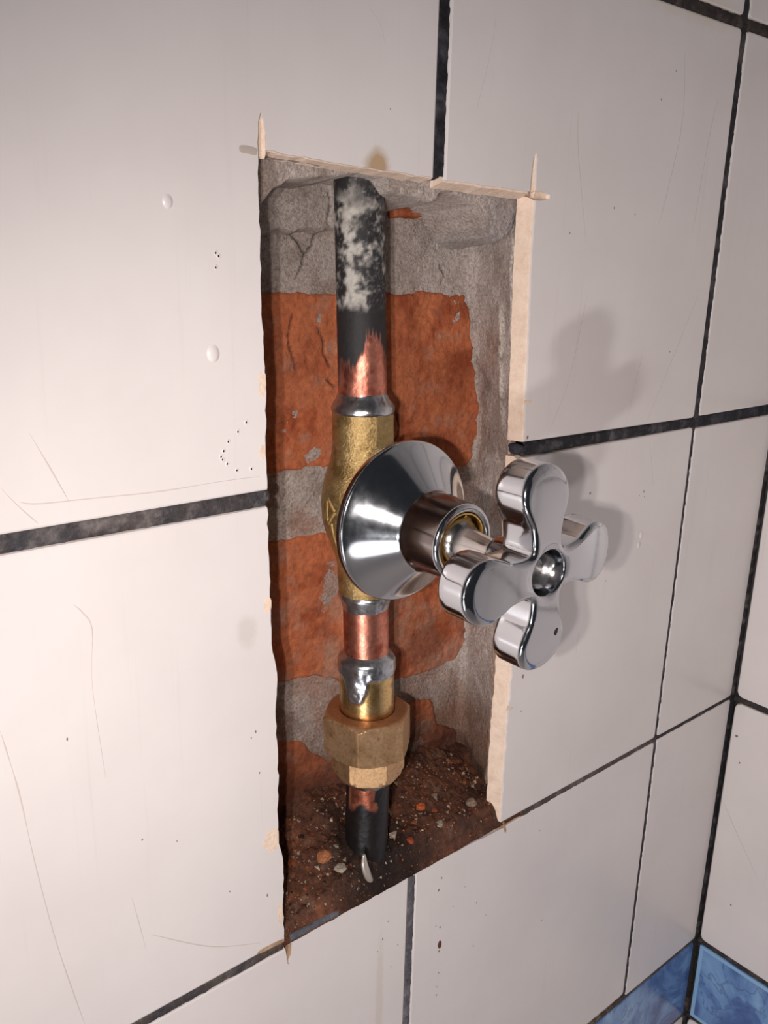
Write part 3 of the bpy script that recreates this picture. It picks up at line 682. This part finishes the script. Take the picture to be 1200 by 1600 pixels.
strip('hairline_scratch', [(4.4, -212.1), (14, -226), (27.8, -244.1)], .4, M['hair'], wall_right, 'right', 3)
rs = random.Random(5)
specks = [(14.9, -159.5, .5), (13.7, -164.3, .7), (15.4, -182.0, .45), (13.1, -180.2, .35), (15.5, -193.1, .5), (15.9, -203.7, .45), (15.3, -210.1, .4), (15.2, -214.0, .5), (-15.6, -175.5, .5), (-13.3, -171.3, .5),
          (34.8, -201.7, .5), (35.1, -181.0, .45), (84.1, -21.1, .75), (119.7, -25.7, .6), (71.0, -164.1, .45), (77.6, -212.5, .4), (53.0, -88.0, .9), (45.9, 1.6 + 3, .8), (-117.5, -53.1, .45), (82.9, 81.1, .4), (95.2, 79.6, .4),
          (-18.8, 100.7, .3), (53.4, -99.8 - 3, .5), (28, -170, .3), (41, -190, .35), (-9, -186, .4), (-6, -178, .3), (-11, -165, .35), (22, -176, .3), (100, -60, .35), (-100, -90, .35), (-90, -95, .3), (-64, -70, .5), (-65.5, -71.5, .4),
          (-61, -128, .5), (-63, -84, .4), (-74, -120, .3), (127, 30, .4), (104, 118, .4), (111, 128, .4), (60, 72, .35), (120.5, -28, .3), (117, -27, .3)]
for i, (x, z, r) in enumerate(specks):
    blob('speck', x, z, r * .75 * rs.uniform(.6, 1), r * .75 * rs.uniform(.8, 1.4), M['pit'], i, wall_back, y=-.06, n=8)
blob('paint_fleck', 15.6, -190.2, .9, 2.0, M['fleck'], 3, wall_back, y=-.15, n=10, dome=.2)
for i, (u, z, r) in enumerate(((5.4, -171, .8), (16.3, -268.8, .5), (9, -185, .5), (30, -200, .4))):
    a = np.linspace(0, 2 * math.pi, 8, endpoint=False)
    link('speck', [(220.5, -u - r * math.cos(t), z + r * math.sin(t)) for t in a] + [(220.8, -u - r * math.cos(t), z + r * math.sin(t)) for t in a], [tuple(range(8))] + [(j, (j + 1) % 8, 8 + (j + 1) % 8, 8 + j) for j in range(8)], M['pit'], wall_right, smooth=False)
# tiny craters in the glaze beside the hole (the loops of pinholes)
ringm = flat('glaze_pinhole', t3((196, 182, 174)), .4)
for i, (x, z) in enumerate(((-70.4, 16.1), (-71.8, 13.8), (-72.2, 11.6), (-70.9, 10.3), (-72.6, 12.4), (-68.1, 8.2), (-63.7, 8.0), (-65.0, 20.6), (-67.5, 18.4), (-72.5, 62.6), (-71.7, 61.9), (-72.6, 59.2))):
    n = 12; a = np.linspace(0, 2 * math.pi, n, endpoint=False); V = []
    for rr, yy in ((.75, .02), (.55, -.16), (.3, .0)):
        V += [(x + rr * math.cos(t) * .8, yy, z + rr * math.sin(t)) for t in a]
    F = [(k_ * n + j, k_ * n + (j + 1) % n, (k_ + 1) * n + (j + 1) % n, (k_ + 1) * n + j) for k_ in range(2) for j in range(n)] + [tuple(2 * n + j for j in range(n))]
    link('pinhole', V, F, [M['glaze']], wall_back)
# water drops, built as small raised bumps in the glaze material
def drop_bump(x, z, r, parent):
    n = 20; a = np.linspace(0, 2 * math.pi, n, endpoint=False); V = []; prof = [(1.2, .02), (1.0, -.05), (.8, -.2), (.5, -.3), (.2, -.35)]
    for rr, yy in prof: V += [(x + rr * r * .8 * math.cos(t), yy * r * .8, z + rr * r * math.sin(t) + (1 - rr) * -.25 * r) for t in a]
    F = [(k_ * n + j, k_ * n + (j + 1) % n, (k_ + 1) * n + (j + 1) % n, (k_ + 1) * n + j) for k_ in range(4) for j in range(n)] + [tuple(4 * n + j for j in range(n))]
    link('water_drop_bump', V, F, M['glaze'], parent)
drop_bump(-74.0, 38.6, 2.0, t1); drop_bump(-84.5, 73.6, 1.5, t1); drop_bump(121.4, -44.6, 1.5, t4); drop_bump(120.2, -48.6, 1.4, t4)

# ------------------------------------------------------------------ the valve and its pipes
AX, AZ = -13.5, -14.0
def ax(z):                                  # centre line: leans out a little, then bends back into the sill
    z = np.asarray(z, float); b = np.maximum(-107 - z, 0)
    return (AX + .01 * b, 15.5 + .0515 * np.maximum(z, -107) + .02 * b)
valve = empty('stop_valve', (AX, 7.8, -146))
tag(valve, 'brass stop valve with chrome cross handle on burnt copper pipes inside the wall hole', 'valve')
TILT = .0515
def vlathe(name, prof, mat, n=64, colf=None, met=1.0, rgh=.3, shape=None, parent=None, noise=0, sharp=None, caps=False):
    """turned about the pipe axis; prof = [(z, r)] ; shape(phi, z, r) may change the radius"""
    prof = np.array(prof, float); a = np.linspace(0, 2 * math.pi, n, endpoint=False)
    A, I = np.meshgrid(a, np.arange(len(prof)), indexing='ij')
    Z = prof[I, 0]; R = prof[I, 1].copy()
    if shape is not None: R = shape(A, Z, R)
    if noise: R = R + noise * fbm(np.cos(A) * 8, np.sin(A) * 8, Z, 2.0, 4, 5)
    cx, cy = ax(Z); X = cx + R * np.cos(A); Y = cy + R * np.sin(A)
    V = np.stack([X, Y, Z], -1).reshape(-1, 3)
    if colf is None: col = np.broadcast_to(lin((200, 150, 90)), (len(V), 3)); mt, rg = met, rgh
    else:
        col, mt, rg = colf(A, Z, X, Y); col = col.reshape(-1, 3); mt = np.broadcast_to(mt, A.shape).ravel(); rg = np.broadcast_to(rg, A.shape).ravel()
    o = link(name, V, grid_faces(n, len(prof), True), mat, None, col=col, attrs={'Met': mt, 'Rgh': rg}, sharp=sharp)
    keep(o, parent or valve); return o
def dens(z0, z1, step, r): return [(z, r) for z in np.arange(z0, z1, step)] + [(z1, r)]
# view azimuth: the camera sees the pipe from angle -129 deg, light a little further left
PH = math.atan2(-210, -167)
def rel(A): return (A - PH + math.pi) % (2 * math.pi) - math.pi          # + is towards the right in the photograph
COP = lin((214, 140, 118)); SOOT = lin((34, 30, 32)); SOLD = lin((190, 190, 194))
def up_col(A, Z, X, Y):
    r = rel(A); n1 = fbm(r * 7.5, Z, 0, 6, 4, 201); n2 = fbm(r * 7.5, Z, 0, 1.6, 4, 203)
    c = np.broadcast_to(COP, A.shape + (3,)); c = mix(c, lin((176, 100, 84)), sstep(-.2, .6, fbm(r * 7.5, Z, 0, 3, 3, 205)))
    # soot above a ragged line; a bare brushed tongue of copper climbs on the right
    tongue = 14 * np.exp(-((r - .5) / .4) ** 2) - 3 * np.exp(-((r + .5) / .5) ** 2)
    streak = fbm(r * 7.5 * 9, Z * .2, 0, 3, 3, 207) * 2
    soot = sstep(31.5, 34.5, Z - tongue * (.85 + .5 * streak) + 4 * n1)
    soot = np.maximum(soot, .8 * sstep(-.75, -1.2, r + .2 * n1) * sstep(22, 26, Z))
    c = mix(c, lin((96, 52, 44)), .6 * sstep(26, 33, Z - tongue + 3 * n1)); c = mix(c, SOOT, soot)
    # grey-white encrustation
    crust = sstep(-.02, .35, n1 * .8 + .35 * n2 + .45 * np.exp(-((r + .35) / .5) ** 2) - .12) * sstep(47, 51, Z + 2 * n2) * sstep(84, 76, Z + 6 * n1)
    c = mix(c, lin((190, 184, 176)), crust * .9)
    frost = sstep(.25, .6, fbm(r * 7.5, Z, 3, .9, 3, 209)) * sstep(47, 50, Z) * .75
    c = mix(c, lin((92, 90, 94)), .8 * sstep(0, .5, fbm(r * 7.5, Z, 8, .7, 3, 299)) * sstep(47, 51, Z) * sstep(-.2, .4, r))
    c = mix(c, lin((140, 138, 142)), frost)
    c = mix(c, lin((150, 148, 150)), .8 * sstep(22.6, 21.4, Z + 1.6 * n2 + .6 * n1))
    met = .95 * (1 - soot) * (1 - crust); rg = .4 + .28 * soot + .3 * crust
    return c, met, rg
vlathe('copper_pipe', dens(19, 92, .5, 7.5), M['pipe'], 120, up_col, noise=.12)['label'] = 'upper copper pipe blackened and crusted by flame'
def mid_col(A, Z, X, Y):
    r = rel(A); n1 = fbm(r * 7.5, Z, 0, 4, 4, 211); c = np.broadcast_to(lin((218, 142, 120)), A.shape + (3,))
    c = mix(c, lin((180, 96, 76)), sstep(-.1, .6, n1)); c = mix(c, lin((90, 58, 58)), .6 * sstep(.25, .6, fbm(r * 7.5, Z, 0, 2, 3, 213)) * sstep(.3, .8, r))
    sp = sstep(.45, .55, fbm(r * 7.5, Z, 3, 1.3, 2, 215)) * sstep(-.2, -.5, r); c = mix(c, SOOT, sp)
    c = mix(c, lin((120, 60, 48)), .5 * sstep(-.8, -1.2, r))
    return c, .95 - .6 * sp, .36 + .1 * n1
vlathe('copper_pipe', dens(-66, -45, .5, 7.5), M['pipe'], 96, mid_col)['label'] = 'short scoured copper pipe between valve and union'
def low_col(A, Z, X, Y):
    r = rel(A); n1 = fbm(r * 7.5, Z, 0, 3, 4, 221); c = np.broadcast_to(lin((200, 122, 96)), A.shape + (3,))
    c = mix(c, lin((130, 66, 50)), sstep(-.2, .6, n1))
    soot = np.maximum(sstep(.15, .45, r + .35 * n1 - .2 * sstep(-112, -108, Z)), sstep(-117.5, -120.5, Z + 2.2 * n1 + 3.0 * np.exp(-((r + .25) / .3) ** 2) * -1))
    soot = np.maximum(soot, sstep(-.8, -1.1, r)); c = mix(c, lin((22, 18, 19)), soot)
    so = sstep(-110.5, -109.2, Z + 1.5 * n1); c = mix(c, lin((150, 145, 145)), .8 * so * (r < .3))
    return c, .9 * (1 - soot), .32 + .05 * soot
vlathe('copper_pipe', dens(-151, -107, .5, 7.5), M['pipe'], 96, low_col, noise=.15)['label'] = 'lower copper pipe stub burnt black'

def cast_col(A, Z, X, Y):
    r = rel(A); c = np.broadcast_to(lin((184, 154, 104)), A.shape + (3,))
    c = mix(c, lin((138, 112, 66)), sstep(-.1, .5, fbm(X, Y, Z, 5, 4, 231))); c = mix(c, lin((214, 190, 142)), .6 * sstep(.1, .6, fbm(X, Y, Z, 1.5, 3, 233)))
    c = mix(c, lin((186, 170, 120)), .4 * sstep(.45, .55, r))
    return c, .85, .42 + .1 * fbm(X, Y, Z, 3, 3, 235)
def facet(A, Z, R):
    k = sstep(6, 9, Z) + sstep(-33, -36, Z); out = R.copy()
    for ce in (.98, .98 + math.pi / 3, .98 + 2 * math.pi / 3 , .98 + math.pi):
        d = np.abs((rel(A) - ce + math.pi) % (2 * math.pi) - math.pi)
        f = np.where(d < .52, R * .885 / np.maximum(np.cos(d), .5), R * 1.02)
        out = np.where(d < .52, out + (np.minimum(R * 1.02, f) - out) * k, out)
    # the casting is flatter along the sides; the bulge lies across the bore
    b = np.exp(-((Z - AZ) / 15) ** 2)
    return out
zb = np.arange(-42.8, 16.81, .4)
rb = np.interp(zb, [-42.8, -42, -36, -31, -27, -22, -17, -11, -6, -1, 3, 7, 16.0, 16.8], [8.3, 8.9, 8.9, 9.2, 10.6, 12.6, 13.7, 13.7, 12.9, 11.2, 10.0, 9.6, 9.7, 9.3])
rb = np.convolve(np.pad(rb, 6, mode='edge'), np.ones(13) / 13, 'valid')
body = vlathe('valve_body', list(zip(zb, rb)), M['cast'], 128, cast_col, shape=facet, noise=.12)
# raised cast arrow on the body's side
aa = math.radians(0)
def on_body(r_, z, lift):
    A = r_ + PH; R = np.interp(z, zb, rb) + lift; cx, cy = ax(z); return (cx + R * math.cos(A), cy + R * math.sin(A), z)
for (u0, w0, u1, w1) in ((-.98, -9.5, -.72, -13), (-.98, -17.5, -.72, -13), (-1.0, -10, -1.0, -17), (-.86, -17, -.86, -27)):
    V = []
    for t in np.linspace(0, 1, 10):
        r_ = u0 + (u1 - u0) * t; z_ = w0 + (w1 - w0) * t
        du, dw = (u1 - u0) * 13, (w1 - w0); l_ = math.hypot(du, dw); nu, nw = -dw / l_ / 13 * .55, du / l_ * .55
        V += [on_body(r_ + nu * 1.4, z_ + nw * 1.4, -.15), on_body(r_ + nu * .6, z_ + nw * .6, .3), on_body(r_ - nu * .6, z_ - nw * .6, .3), on_body(r_ - nu * 1.4, z_ - nw * 1.4, -.15)]
    F = grid_faces(10, 4); o = link('flow_arrow', V, F, M['cast'], None, col=np.broadcast_to(lin((206, 170, 110)), (len(V), 3)), attrs={'Met': .85, 'Rgh': .45}); keep(o, body)
def sold_col(A, Z, X, Y):
    n = fbm(X, Y, Z, 2, 3, 241); c = mix(np.broadcast_to(SOLD, A.shape + (3,)), lin((120, 112, 110)), sstep(0, .6, n)); return c, .95, .26 + .12 * n
def sn(seed, amp, drip=None):
    def f(A, Z, R):
        r = R + amp * fbm(np.cos(A) * 6, np.sin(A) * 6, Z, 2.2, 3, seed); return r
    return f
s1 = vlathe('solder_ring', [(16.2, 9.0), (16.3, 9.65), (16.9, 9.95), (17.8, 9.95), (18.8, 9.6), (19.8, 8.9), (20.6, 8.25), (21.3, 7.85), (22.0, 7.6), (22.4, 7.4)], M['machined'], 96, sold_col, shape=sn(1, .35)); s1['label'] = 'silvery solder collar'
s2 = vlathe('solder_ring', [(-42.3, 8.6), (-42.9, 9.0), (-43.8, 8.9), (-44.8, 8.4), (-46, 8.0), (-47.2, 7.7), (-48, 7.4)], M['machined'], 96, sold_col, shape=sn(2, .35)); s2['label'] = 'silvery solder collar'

# union: tail, nut, lower hexagon
def tail_col(A, Z, X, Y):
    r = rel(A); n = fbm(r * 9, Z, 0, 3.5, 3, 251)
    c = np.broadcast_to(lin((226, 190, 132)), A.shape + (3,)); c = mix(c, lin((190, 150, 96)), sstep(0, .5, n))
    c = mix(c, lin((150, 96, 60)), .7 * sstep(-82.2, -84.5, Z + .6 * n))
    line = -69.8 - 8.5 * np.exp(-((r + .42) / .42) ** 4) + 1.2 * n
    s = sstep(-.4, .4, Z - line); s = np.maximum(s, .5 * sstep(1.1, 1.4, r)); c = mix(c, lin((188, 190, 196)), s)
    return c, .95, .24 - .04 * s + .1 * np.abs(n)
def tailshape(A, Z, R):
    r = rel(A); n = fbm(r * 9, Z, 0, 3.5, 3, 251); line = -69.8 - 8.5 * np.exp(-((r + .42) / .42) ** 4) + 1.2 * n
    return R + (.45 + .35 * fbm(r * 9, Z, 0, 2.2, 3, 261)) * sstep(-.6, .8, Z - line) * sstep(-63.8, -65.5, Z)
tl = vlathe('union_tail', [(-63.0, 7.4), (-63.4, 7.8), (-63.9, 8.3), (-64.5, 8.8), (-65.2, 9.1)] [::1] + [(z, 9.2) for z in np.arange(-66, -84.2, -.4)] + [(-84.6, 9.3), (-85.5, 9.6)], M['machined'], 110, tail_col, shape=tailshape)
tl['label'] = 'smooth brass union tail with a run of solder'
def hexshape(Rc, rot):
    ap = Rc * math.cos(math.pi / 6)
    def f(A, Z, R):
        d = ((rel(A) - rot) % (math.pi / 3)) - math.pi / 6
        return np.minimum(R, ap / np.cos(d))
    return f
def nut_col(base, dk):
    def f(A, Z, X, Y):
        c = np.broadcast_to(lin(base), A.shape + (3,)); c = mix(c, lin(dk), .7 * sstep(0, .6, fbm(X, Y, Z, 4, 4, 271)))
        c = mix(c, lin((110, 74, 48)), .6 * sstep(.4, .6, fbm(X, Y, Z, 2, 3, 275)))
        return c, .8, .42 + .1 * fbm(X, Y, Z, 2, 3, 273)
    return f
def topdark(A, Z, X, Y):
    c, m_, r_ = nut_col((208, 168, 128), (178, 138, 100))(A, Z, X, Y)
    cx, cy = ax(Z); rr = np.hypot(X - cx, Y - cy); f = sstep(-84.9, -84.0, Z); return mix(c, lin((150, 100, 66)), f * .9), m_ - .3 * f, r_
nt = [(-83.9, 9.4), (-83.8, 10.5), (-83.9, 12), (-84.0, 13.2)] + [(-84.0 - (r - 13.2) * .62, r) for r in (13.5, 13.9, 14.3, 14.8, 15.3, 15.6)] + [(z, 15.65) for z in np.arange(-86, -96.5, -1)] + [(-97.2, 15.4), (-97.9, 14.6), (-98.4, 13.7), (-98.6, 12.5), (-98.4, 9)]
nut = vlathe('union_nut', nt, M['machined'], 240, topdark, shape=hexshape(15.6, -.20), sharp=25); nut['label'] = 'large hexagonal brass union nut'
lh = [(-97.5, 8), (-97.6, 12.4), (-98.5, 12.5)] + [(z, 12.6) for z in np.arange(-99, -105.4, -.8)] + [(-106.2, 12.3), (-107.2, 11.5), (-108.1, 10.4), (-108.5, 9.2), (-108.3, 7.3)]
lhx = vlathe('hexagon_fitting', lh, M['machined'], 240, nut_col((206, 166, 124), (172, 132, 94)), shape=hexshape(12.6, -.52 + math.pi / 3 * 0), sharp=25); lhx['label'] = 'smaller brass hexagon under the nut'
s3 = vlathe('solder_ring', [(-107.9, 8.8), (-108.8, 8.7), (-109.6, 8.2), (-110.4, 7.8), (-111.2, 7.4)], M['machined'], 80, sold_col, shape=sn(4, .6)); s3['label'] = 'thin ragged solder ring, partly burnt'

# parts turned about the spindle axis (towards the room)
def ylathe(name, prof, mat, n=96, parent=None, sharp=None, close=False, col=None):
    prof = np.array(prof, float); a = np.linspace(0, 2 * math.pi, n, endpoint=False)
    A, I = np.meshgrid(a, np.arange(len(prof)), indexing='ij')
    V = np.stack([AX + prof[I, 1] * np.cos(A), prof[I, 0], AZ + prof[I, 1] * np.sin(A)], -1).reshape(-1, 3)
    F = grid_faces(n, len(prof), True)[:, ::-1]
    at = None; cc = None
    if col is not None: cc = np.broadcast_to(lin(col), (len(V), 3)); at = {'Met': .85, 'Rgh': .4}
    o = link(name, V, F, mat, None, col=cc, attrs=at, sharp=sharp); keep(o, parent or valve); return o
ylathe('bonnet', [(12, 11.0), (2, 11.0), (1.0, 12.6), (-3.5, 12.6), (-4.2, 10.5), (-10, 10.4), (-28, 8.9)], M['cast'], col=(190, 150, 90))
fl = [(-5.0, 22.0), (-3.6, 23.8), (-3.2, 24.2), (-3.3, 24.6), (-3.8, 24.85), (-5.0, 24.9), (-5.6, 24.75), (-6.0, 24.3)]
for t in np.linspace(0.02, 1, 24):
    fl.append((-6.0 - 10.6 * (t ** 1.12), 24.3 + (12.35 - 24.3) * t))
fl += [(-16.9, 12.15)]
flange = ylathe('flange', fl, M['cone'], 160, sharp=40); flange['label'] = 'polished chrome cone-shaped cover flange'
sl = [(-16.0, 11.9), (-16.6, 12.0), (-17.2, 12.05), (-22, 11.75), (-28.6, 11.35), (-29.4, 11.25)]
rm = [(-29.3, 11.2), (-29.7, 11.15), (-30.3, 10.8), (-30.7, 10.2), (-30.7, 9.6), (-30.3, 9.0), (-29.6, 8.75), (-27, 8.7), (-20, 8.7)]
sleeve = ylathe('sleeve', sl, M['satin'], 128, sharp=40); sleeve['label'] = 'dark satin sleeve'
ylathe('sleeve_rim', rm, M['chrome'], 128, sharp=40)
rg_ = [(-22, 8.65), (-29.5, 8.65), (-30.0, 8.5), (-30.1, 8.1), (-29.6, 7.9), (-27, 7.7), (-25.5, 7.4), (-25.2, 4)]
ylathe('brass_ring', rg_, M['brass_ring'], 96, sharp=40)
# spindle: splined shoulder with notches, cone, stem
sp = [(-25, 6.9), (-28.2, 6.9), (-29.6, 6.6), (-30.2, 5.9), (-31.5, 5.2), (-34, 4.7), (-37, 4.1), (-40, 3.7), (-43, 3.5), (-43.6, 3.3), (-56, 3.3), (-56.6, 2.9), (-56.6, .01)]
spn = ylathe('spindle', sp, M['steel'], 96, sharp=40); spn['label'] = 'conical steel spindle'
bm = bmesh.new()
for k_ in range(4):
    a = k_ * math.pi / 2 + .5; bx_ = bmesh.ops.create_cube(bm, size=1)['verts']
    for v in bx_: v.co = Vector((v.co.x * 1.6 + 6.6, v.co.y * 3.2, v.co.z * 2.4))
    bmesh.ops.rotate(bm, verts=bx_, cent=(0, 0, 0), matrix=Matrix.Rotation(a, 3, 'Y'))
    bmesh.ops.translate(bm, verts=bx_, vec=(AX, -27.4, AZ))
bmesh.ops.bevel(bm, geom=bm.edges[:], offset=.35, segments=2, affect='EDGES')
V = [v.co[:] for v in bm.verts]; F = [[v.index for v in f.verts] for f in bm.faces]; bm.free()
o = link('spindle_lug', V, F, M['steel'], None, smooth=True); keep(o, spn)

# cross handle
def catmull(pts, per):
    pts = np.array(pts, float); n = len(pts); out = []
    for i in range(n):
        p0, p1, p2, p3 = pts[i - 1], pts[i], pts[(i + 1) % n], pts[(i + 2) % n]
        for t in np.arange(per) / per:
            out.append(.5 * ((2 * p1) + (-p0 + p2) * t + (2 * p0 - 5 * p1 + 4 * p2 - p3) * t * t + (-p0 + 3 * p1 - 3 * p2 + p3) * t ** 3))
    return np.array(out)
half = [(28.3, 0), (27.6, 3.6), (25.6, 6.6), (22.4, 8.3), (18.8, 8.4), (15.2, 7.0), (12.0, 5.7)]
ctl = []
HC = (AX - .6, AZ + .3); ROT = .06
for k_ in range(4):
    a = k_ * math.pi / 2 + ROT
    lobe = [(u, -v) for u, v in reversed(half[1:])] + half
    for u, v in lobe: ctl.append((u * math.cos(a) - v * math.sin(a), u * math.sin(a) + v * math.cos(a)))
    a2 = a + math.pi / 4; ctl.append((8.3 * math.cos(a2), 8.3 * math.sin(a2)))
out = catmull(ctl, 5); NN = len(out)
tg = np.roll(out, -1, 0) - np.roll(out, 1, 0); tg /= np.linalg.norm(tg, axis=1)[:, None]; nrm = np.stack([tg[:, 1], -tg[:, 0]], 1)
HR = 6.1; th = np.unwrap(np.arctan2(out[:, 1], out[:, 0])); th = np.maximum.accumulate(th)
th = np.convolve(np.pad(th, 4, mode='edge'), np.ones(9) / 9, 'valid')
cir = np.stack([np.cos(th), np.sin(th)], 1)
rings = []
def fz_(P):                                            # slightly domed front, arms dip towards their tips
    r = np.hypot(P[:, 0], P[:, 1]); return -61.8 + 1.9 * (np.clip(r - 8, 0, 99) / 20) ** 2
rad = 1.5
front = []
base_in = out - nrm * rad
for s in (0.0, .12, .25, .4, .55, .7, .82, .92, 1.0):          # hole rim -> inner edge of the fillet
    P = cir * (HR + .5) * (1 - s) + base_in * s; front.append((P, fz_(P)))
for a in (15, 30, 45, 60, 75, 90):                        # fillet
    a_ = math.radians(a); P = out - nrm * rad * (1 - math.sin(a_)); front.append((P, fz_(out) + rad * (1 - math.cos(a_))))
for yy in (-57, -55, -53, -51.2): front.append((out, np.full(NN, yy) if yy > -56.9 else fz_(out) + rad + .8))
for a in (30, 60, 90):
    a_ = math.radians(a); P = out - nrm * 1.3 * (1 - math.cos(a_)); front.append((P, np.full(NN, -51.2 + 1.2 * math.sin(a_))))
for s in (.8, .5, .2): P = cir * 6.2 * (1 - s) + (out - nrm * 1.3) * s; front.append((P, np.full(NN, -50.0)))
front.append((cir * 6.2, np.full(NN, -49.6))); front.append((cir * 5.6, np.full(NN, -45.2))); front.append((cir * 5.0, np.full(NN, -43.6))); front.append((cir * 3.4, np.full(NN, -43.4)))
pre = [(cir * 5.2, np.full(NN, -53.4)), (cir * 5.75, np.full(NN, -55.6)), (cir * 6.0, np.full(NN, -58.2)), (cir * 6.05, np.full(NN, -60.9)), (cir * 6.2, np.full(NN, -61.5))]
allr = pre + front
V = np.stack([np.stack([HC[0] + P[:, 0], y, HC[1] + P[:, 1]], -1) for P, y in allr], 1).reshape(-1, 3)   # index = i*len+ring
handle = link('cross_handle', V, grid_faces(NN, len(allr), True)[:, ::-1], M['chrome'], None, sharp=42); keep(handle, valve)
handle['label'] = 'four-lobed polished chrome cross handle'
def hl(name, prof, mat, n=64):
    prof = np.array(prof, float); a = np.linspace(0, 2 * math.pi, n, endpoint=False); A, I = np.meshgrid(a, np.arange(len(prof)), indexing='ij')
    V = np.stack([HC[0] + prof[I, 1] * np.cos(A), prof[I, 0], HC[1] + prof[I, 1] * np.sin(A)], -1).reshape(-1, 3)
    o = link(name, V, grid_faces(n, len(prof), True)[:, ::-1], mat, None, sharp=50); keep(o, handle); return o
hl('screw_recess', [(-53.6, 5.3), (-52.6, 4.6), (-52.2, 3.3), (-53.0, 3.0), (-54.0, 2.6), (-54.3, 2.0), (-54.2, 1.2), (-53.6, .7), (-53.4, .01)], M['chrome'])
bm = bmesh.new()
for k_ in range(2):
    bx_ = bmesh.ops.create_cube(bm, size=1)['verts']
    for v in bx_: v.co = Vector((v.co.x * 3.4, v.co.y * .8, v.co.z * .7))
    bmesh.ops.rotate(bm, verts=bx_, cent=(0, 0, 0), matrix=Matrix.Rotation(k_ * math.pi / 2 + .6, 3, 'Y')); bmesh.ops.translate(bm, verts=bx_, vec=(HC[0], -54.3, HC[1]))
bmesh.ops.bevel(bm, geom=bm.edges[:], offset=.15, segments=2, affect='EDGES')
V = [v.co[:] for v in bm.verts]; F = [[v.index for v in f.verts] for f in bm.faces]; bm.free()
o = link('screw_head', V, F, M['steel'], None); keep(o, handle)
# dirt speck stuck on the lowest lobe
a = np.linspace(0, 2 * math.pi, 14, endpoint=False); rr = 1 + .4 * fbm(np.cos(a) * 2, np.sin(a) * 2, 0, 1, 2, 4)
px_, pz_ = -8.6, -31.3
rad_ = math.hypot(px_ - HC[0], pz_ - HC[1]); yv = -61.8 + 1.9 * ((rad_ - 8) / 20) ** 2 - .06
V = [(px_, yv - .25, pz_)] + [(px_ + .75 * k_ * math.cos(t), yv + .02, pz_ + 1.15 * k_ * math.sin(t)) for t, k_ in zip(a, rr)]
o = link('dirt_speck', V, [(0, 1 + i, 1 + (i + 1) % 14) for i in range(14)], flat('dirt', t3((30, 28, 30)), .6), None); keep(o, handle); o['label'] = 'black dirt speck'

# pale curved sliver of solder wire lying against the foot of the pipe
pts = np.array([(-19.4, 0.2, -133.8), (-19.8, -.6, -137.0), (-19.0, -1.0, -140.4), (-17.3, -.6, -144.0), (-15.2, .2, -147.0), (-13.2, .9, -148.4)])
pts[:, 1] += 2.9; pts[:, 0] -= .8; pts[:, 2] = -134 + (pts[:, 2] + 134) * 1.05 - .5
n = 28; seg = np.linspace(0, len(pts) - 1, n); P = np.stack([np.interp(seg, range(len(pts)), pts[:, k_]) for k_ in range(3)], 1)
for _ in range(3): P[1:-1] = (P[:-2] + 2 * P[1:-1] + P[2:]) / 4
V = []
for i in range(n):
    d = Vector(P[min(i + 1, n - 1)] - P[max(i - 1, 0)]).normalized(); u = d.cross(Vector((0, 1, 0))).normalized(); w = d.cross(u)
    r_ = 1.85 * math.sin(math.pi * min(.97, (i + 1.2) / n * .97)) ** .6 * (1 - .45 * i / n)
    for j in range(10):
        t = j * math.pi / 5; V.append(tuple(Vector(P[i]) + u * r_ * math.cos(t) + w * r_ * math.sin(t) * .7))
sv = link('solder_sliver', V, [(i * 10 + j, i * 10 + (j + 1) % 10, (i + 1) * 10 + (j + 1) % 10, (i + 1) * 10 + j) for i in range(n - 1) for j in range(10)] + [tuple(range(10))[::-1], tuple((n - 1) * 10 + j for j in range(10))],
          flat('dull_tin', t3((196, 186, 178)), .32, .55), None)
tag(sv, 'pale curved sliver of solder leaning on the blackened pipe foot', 'solder')
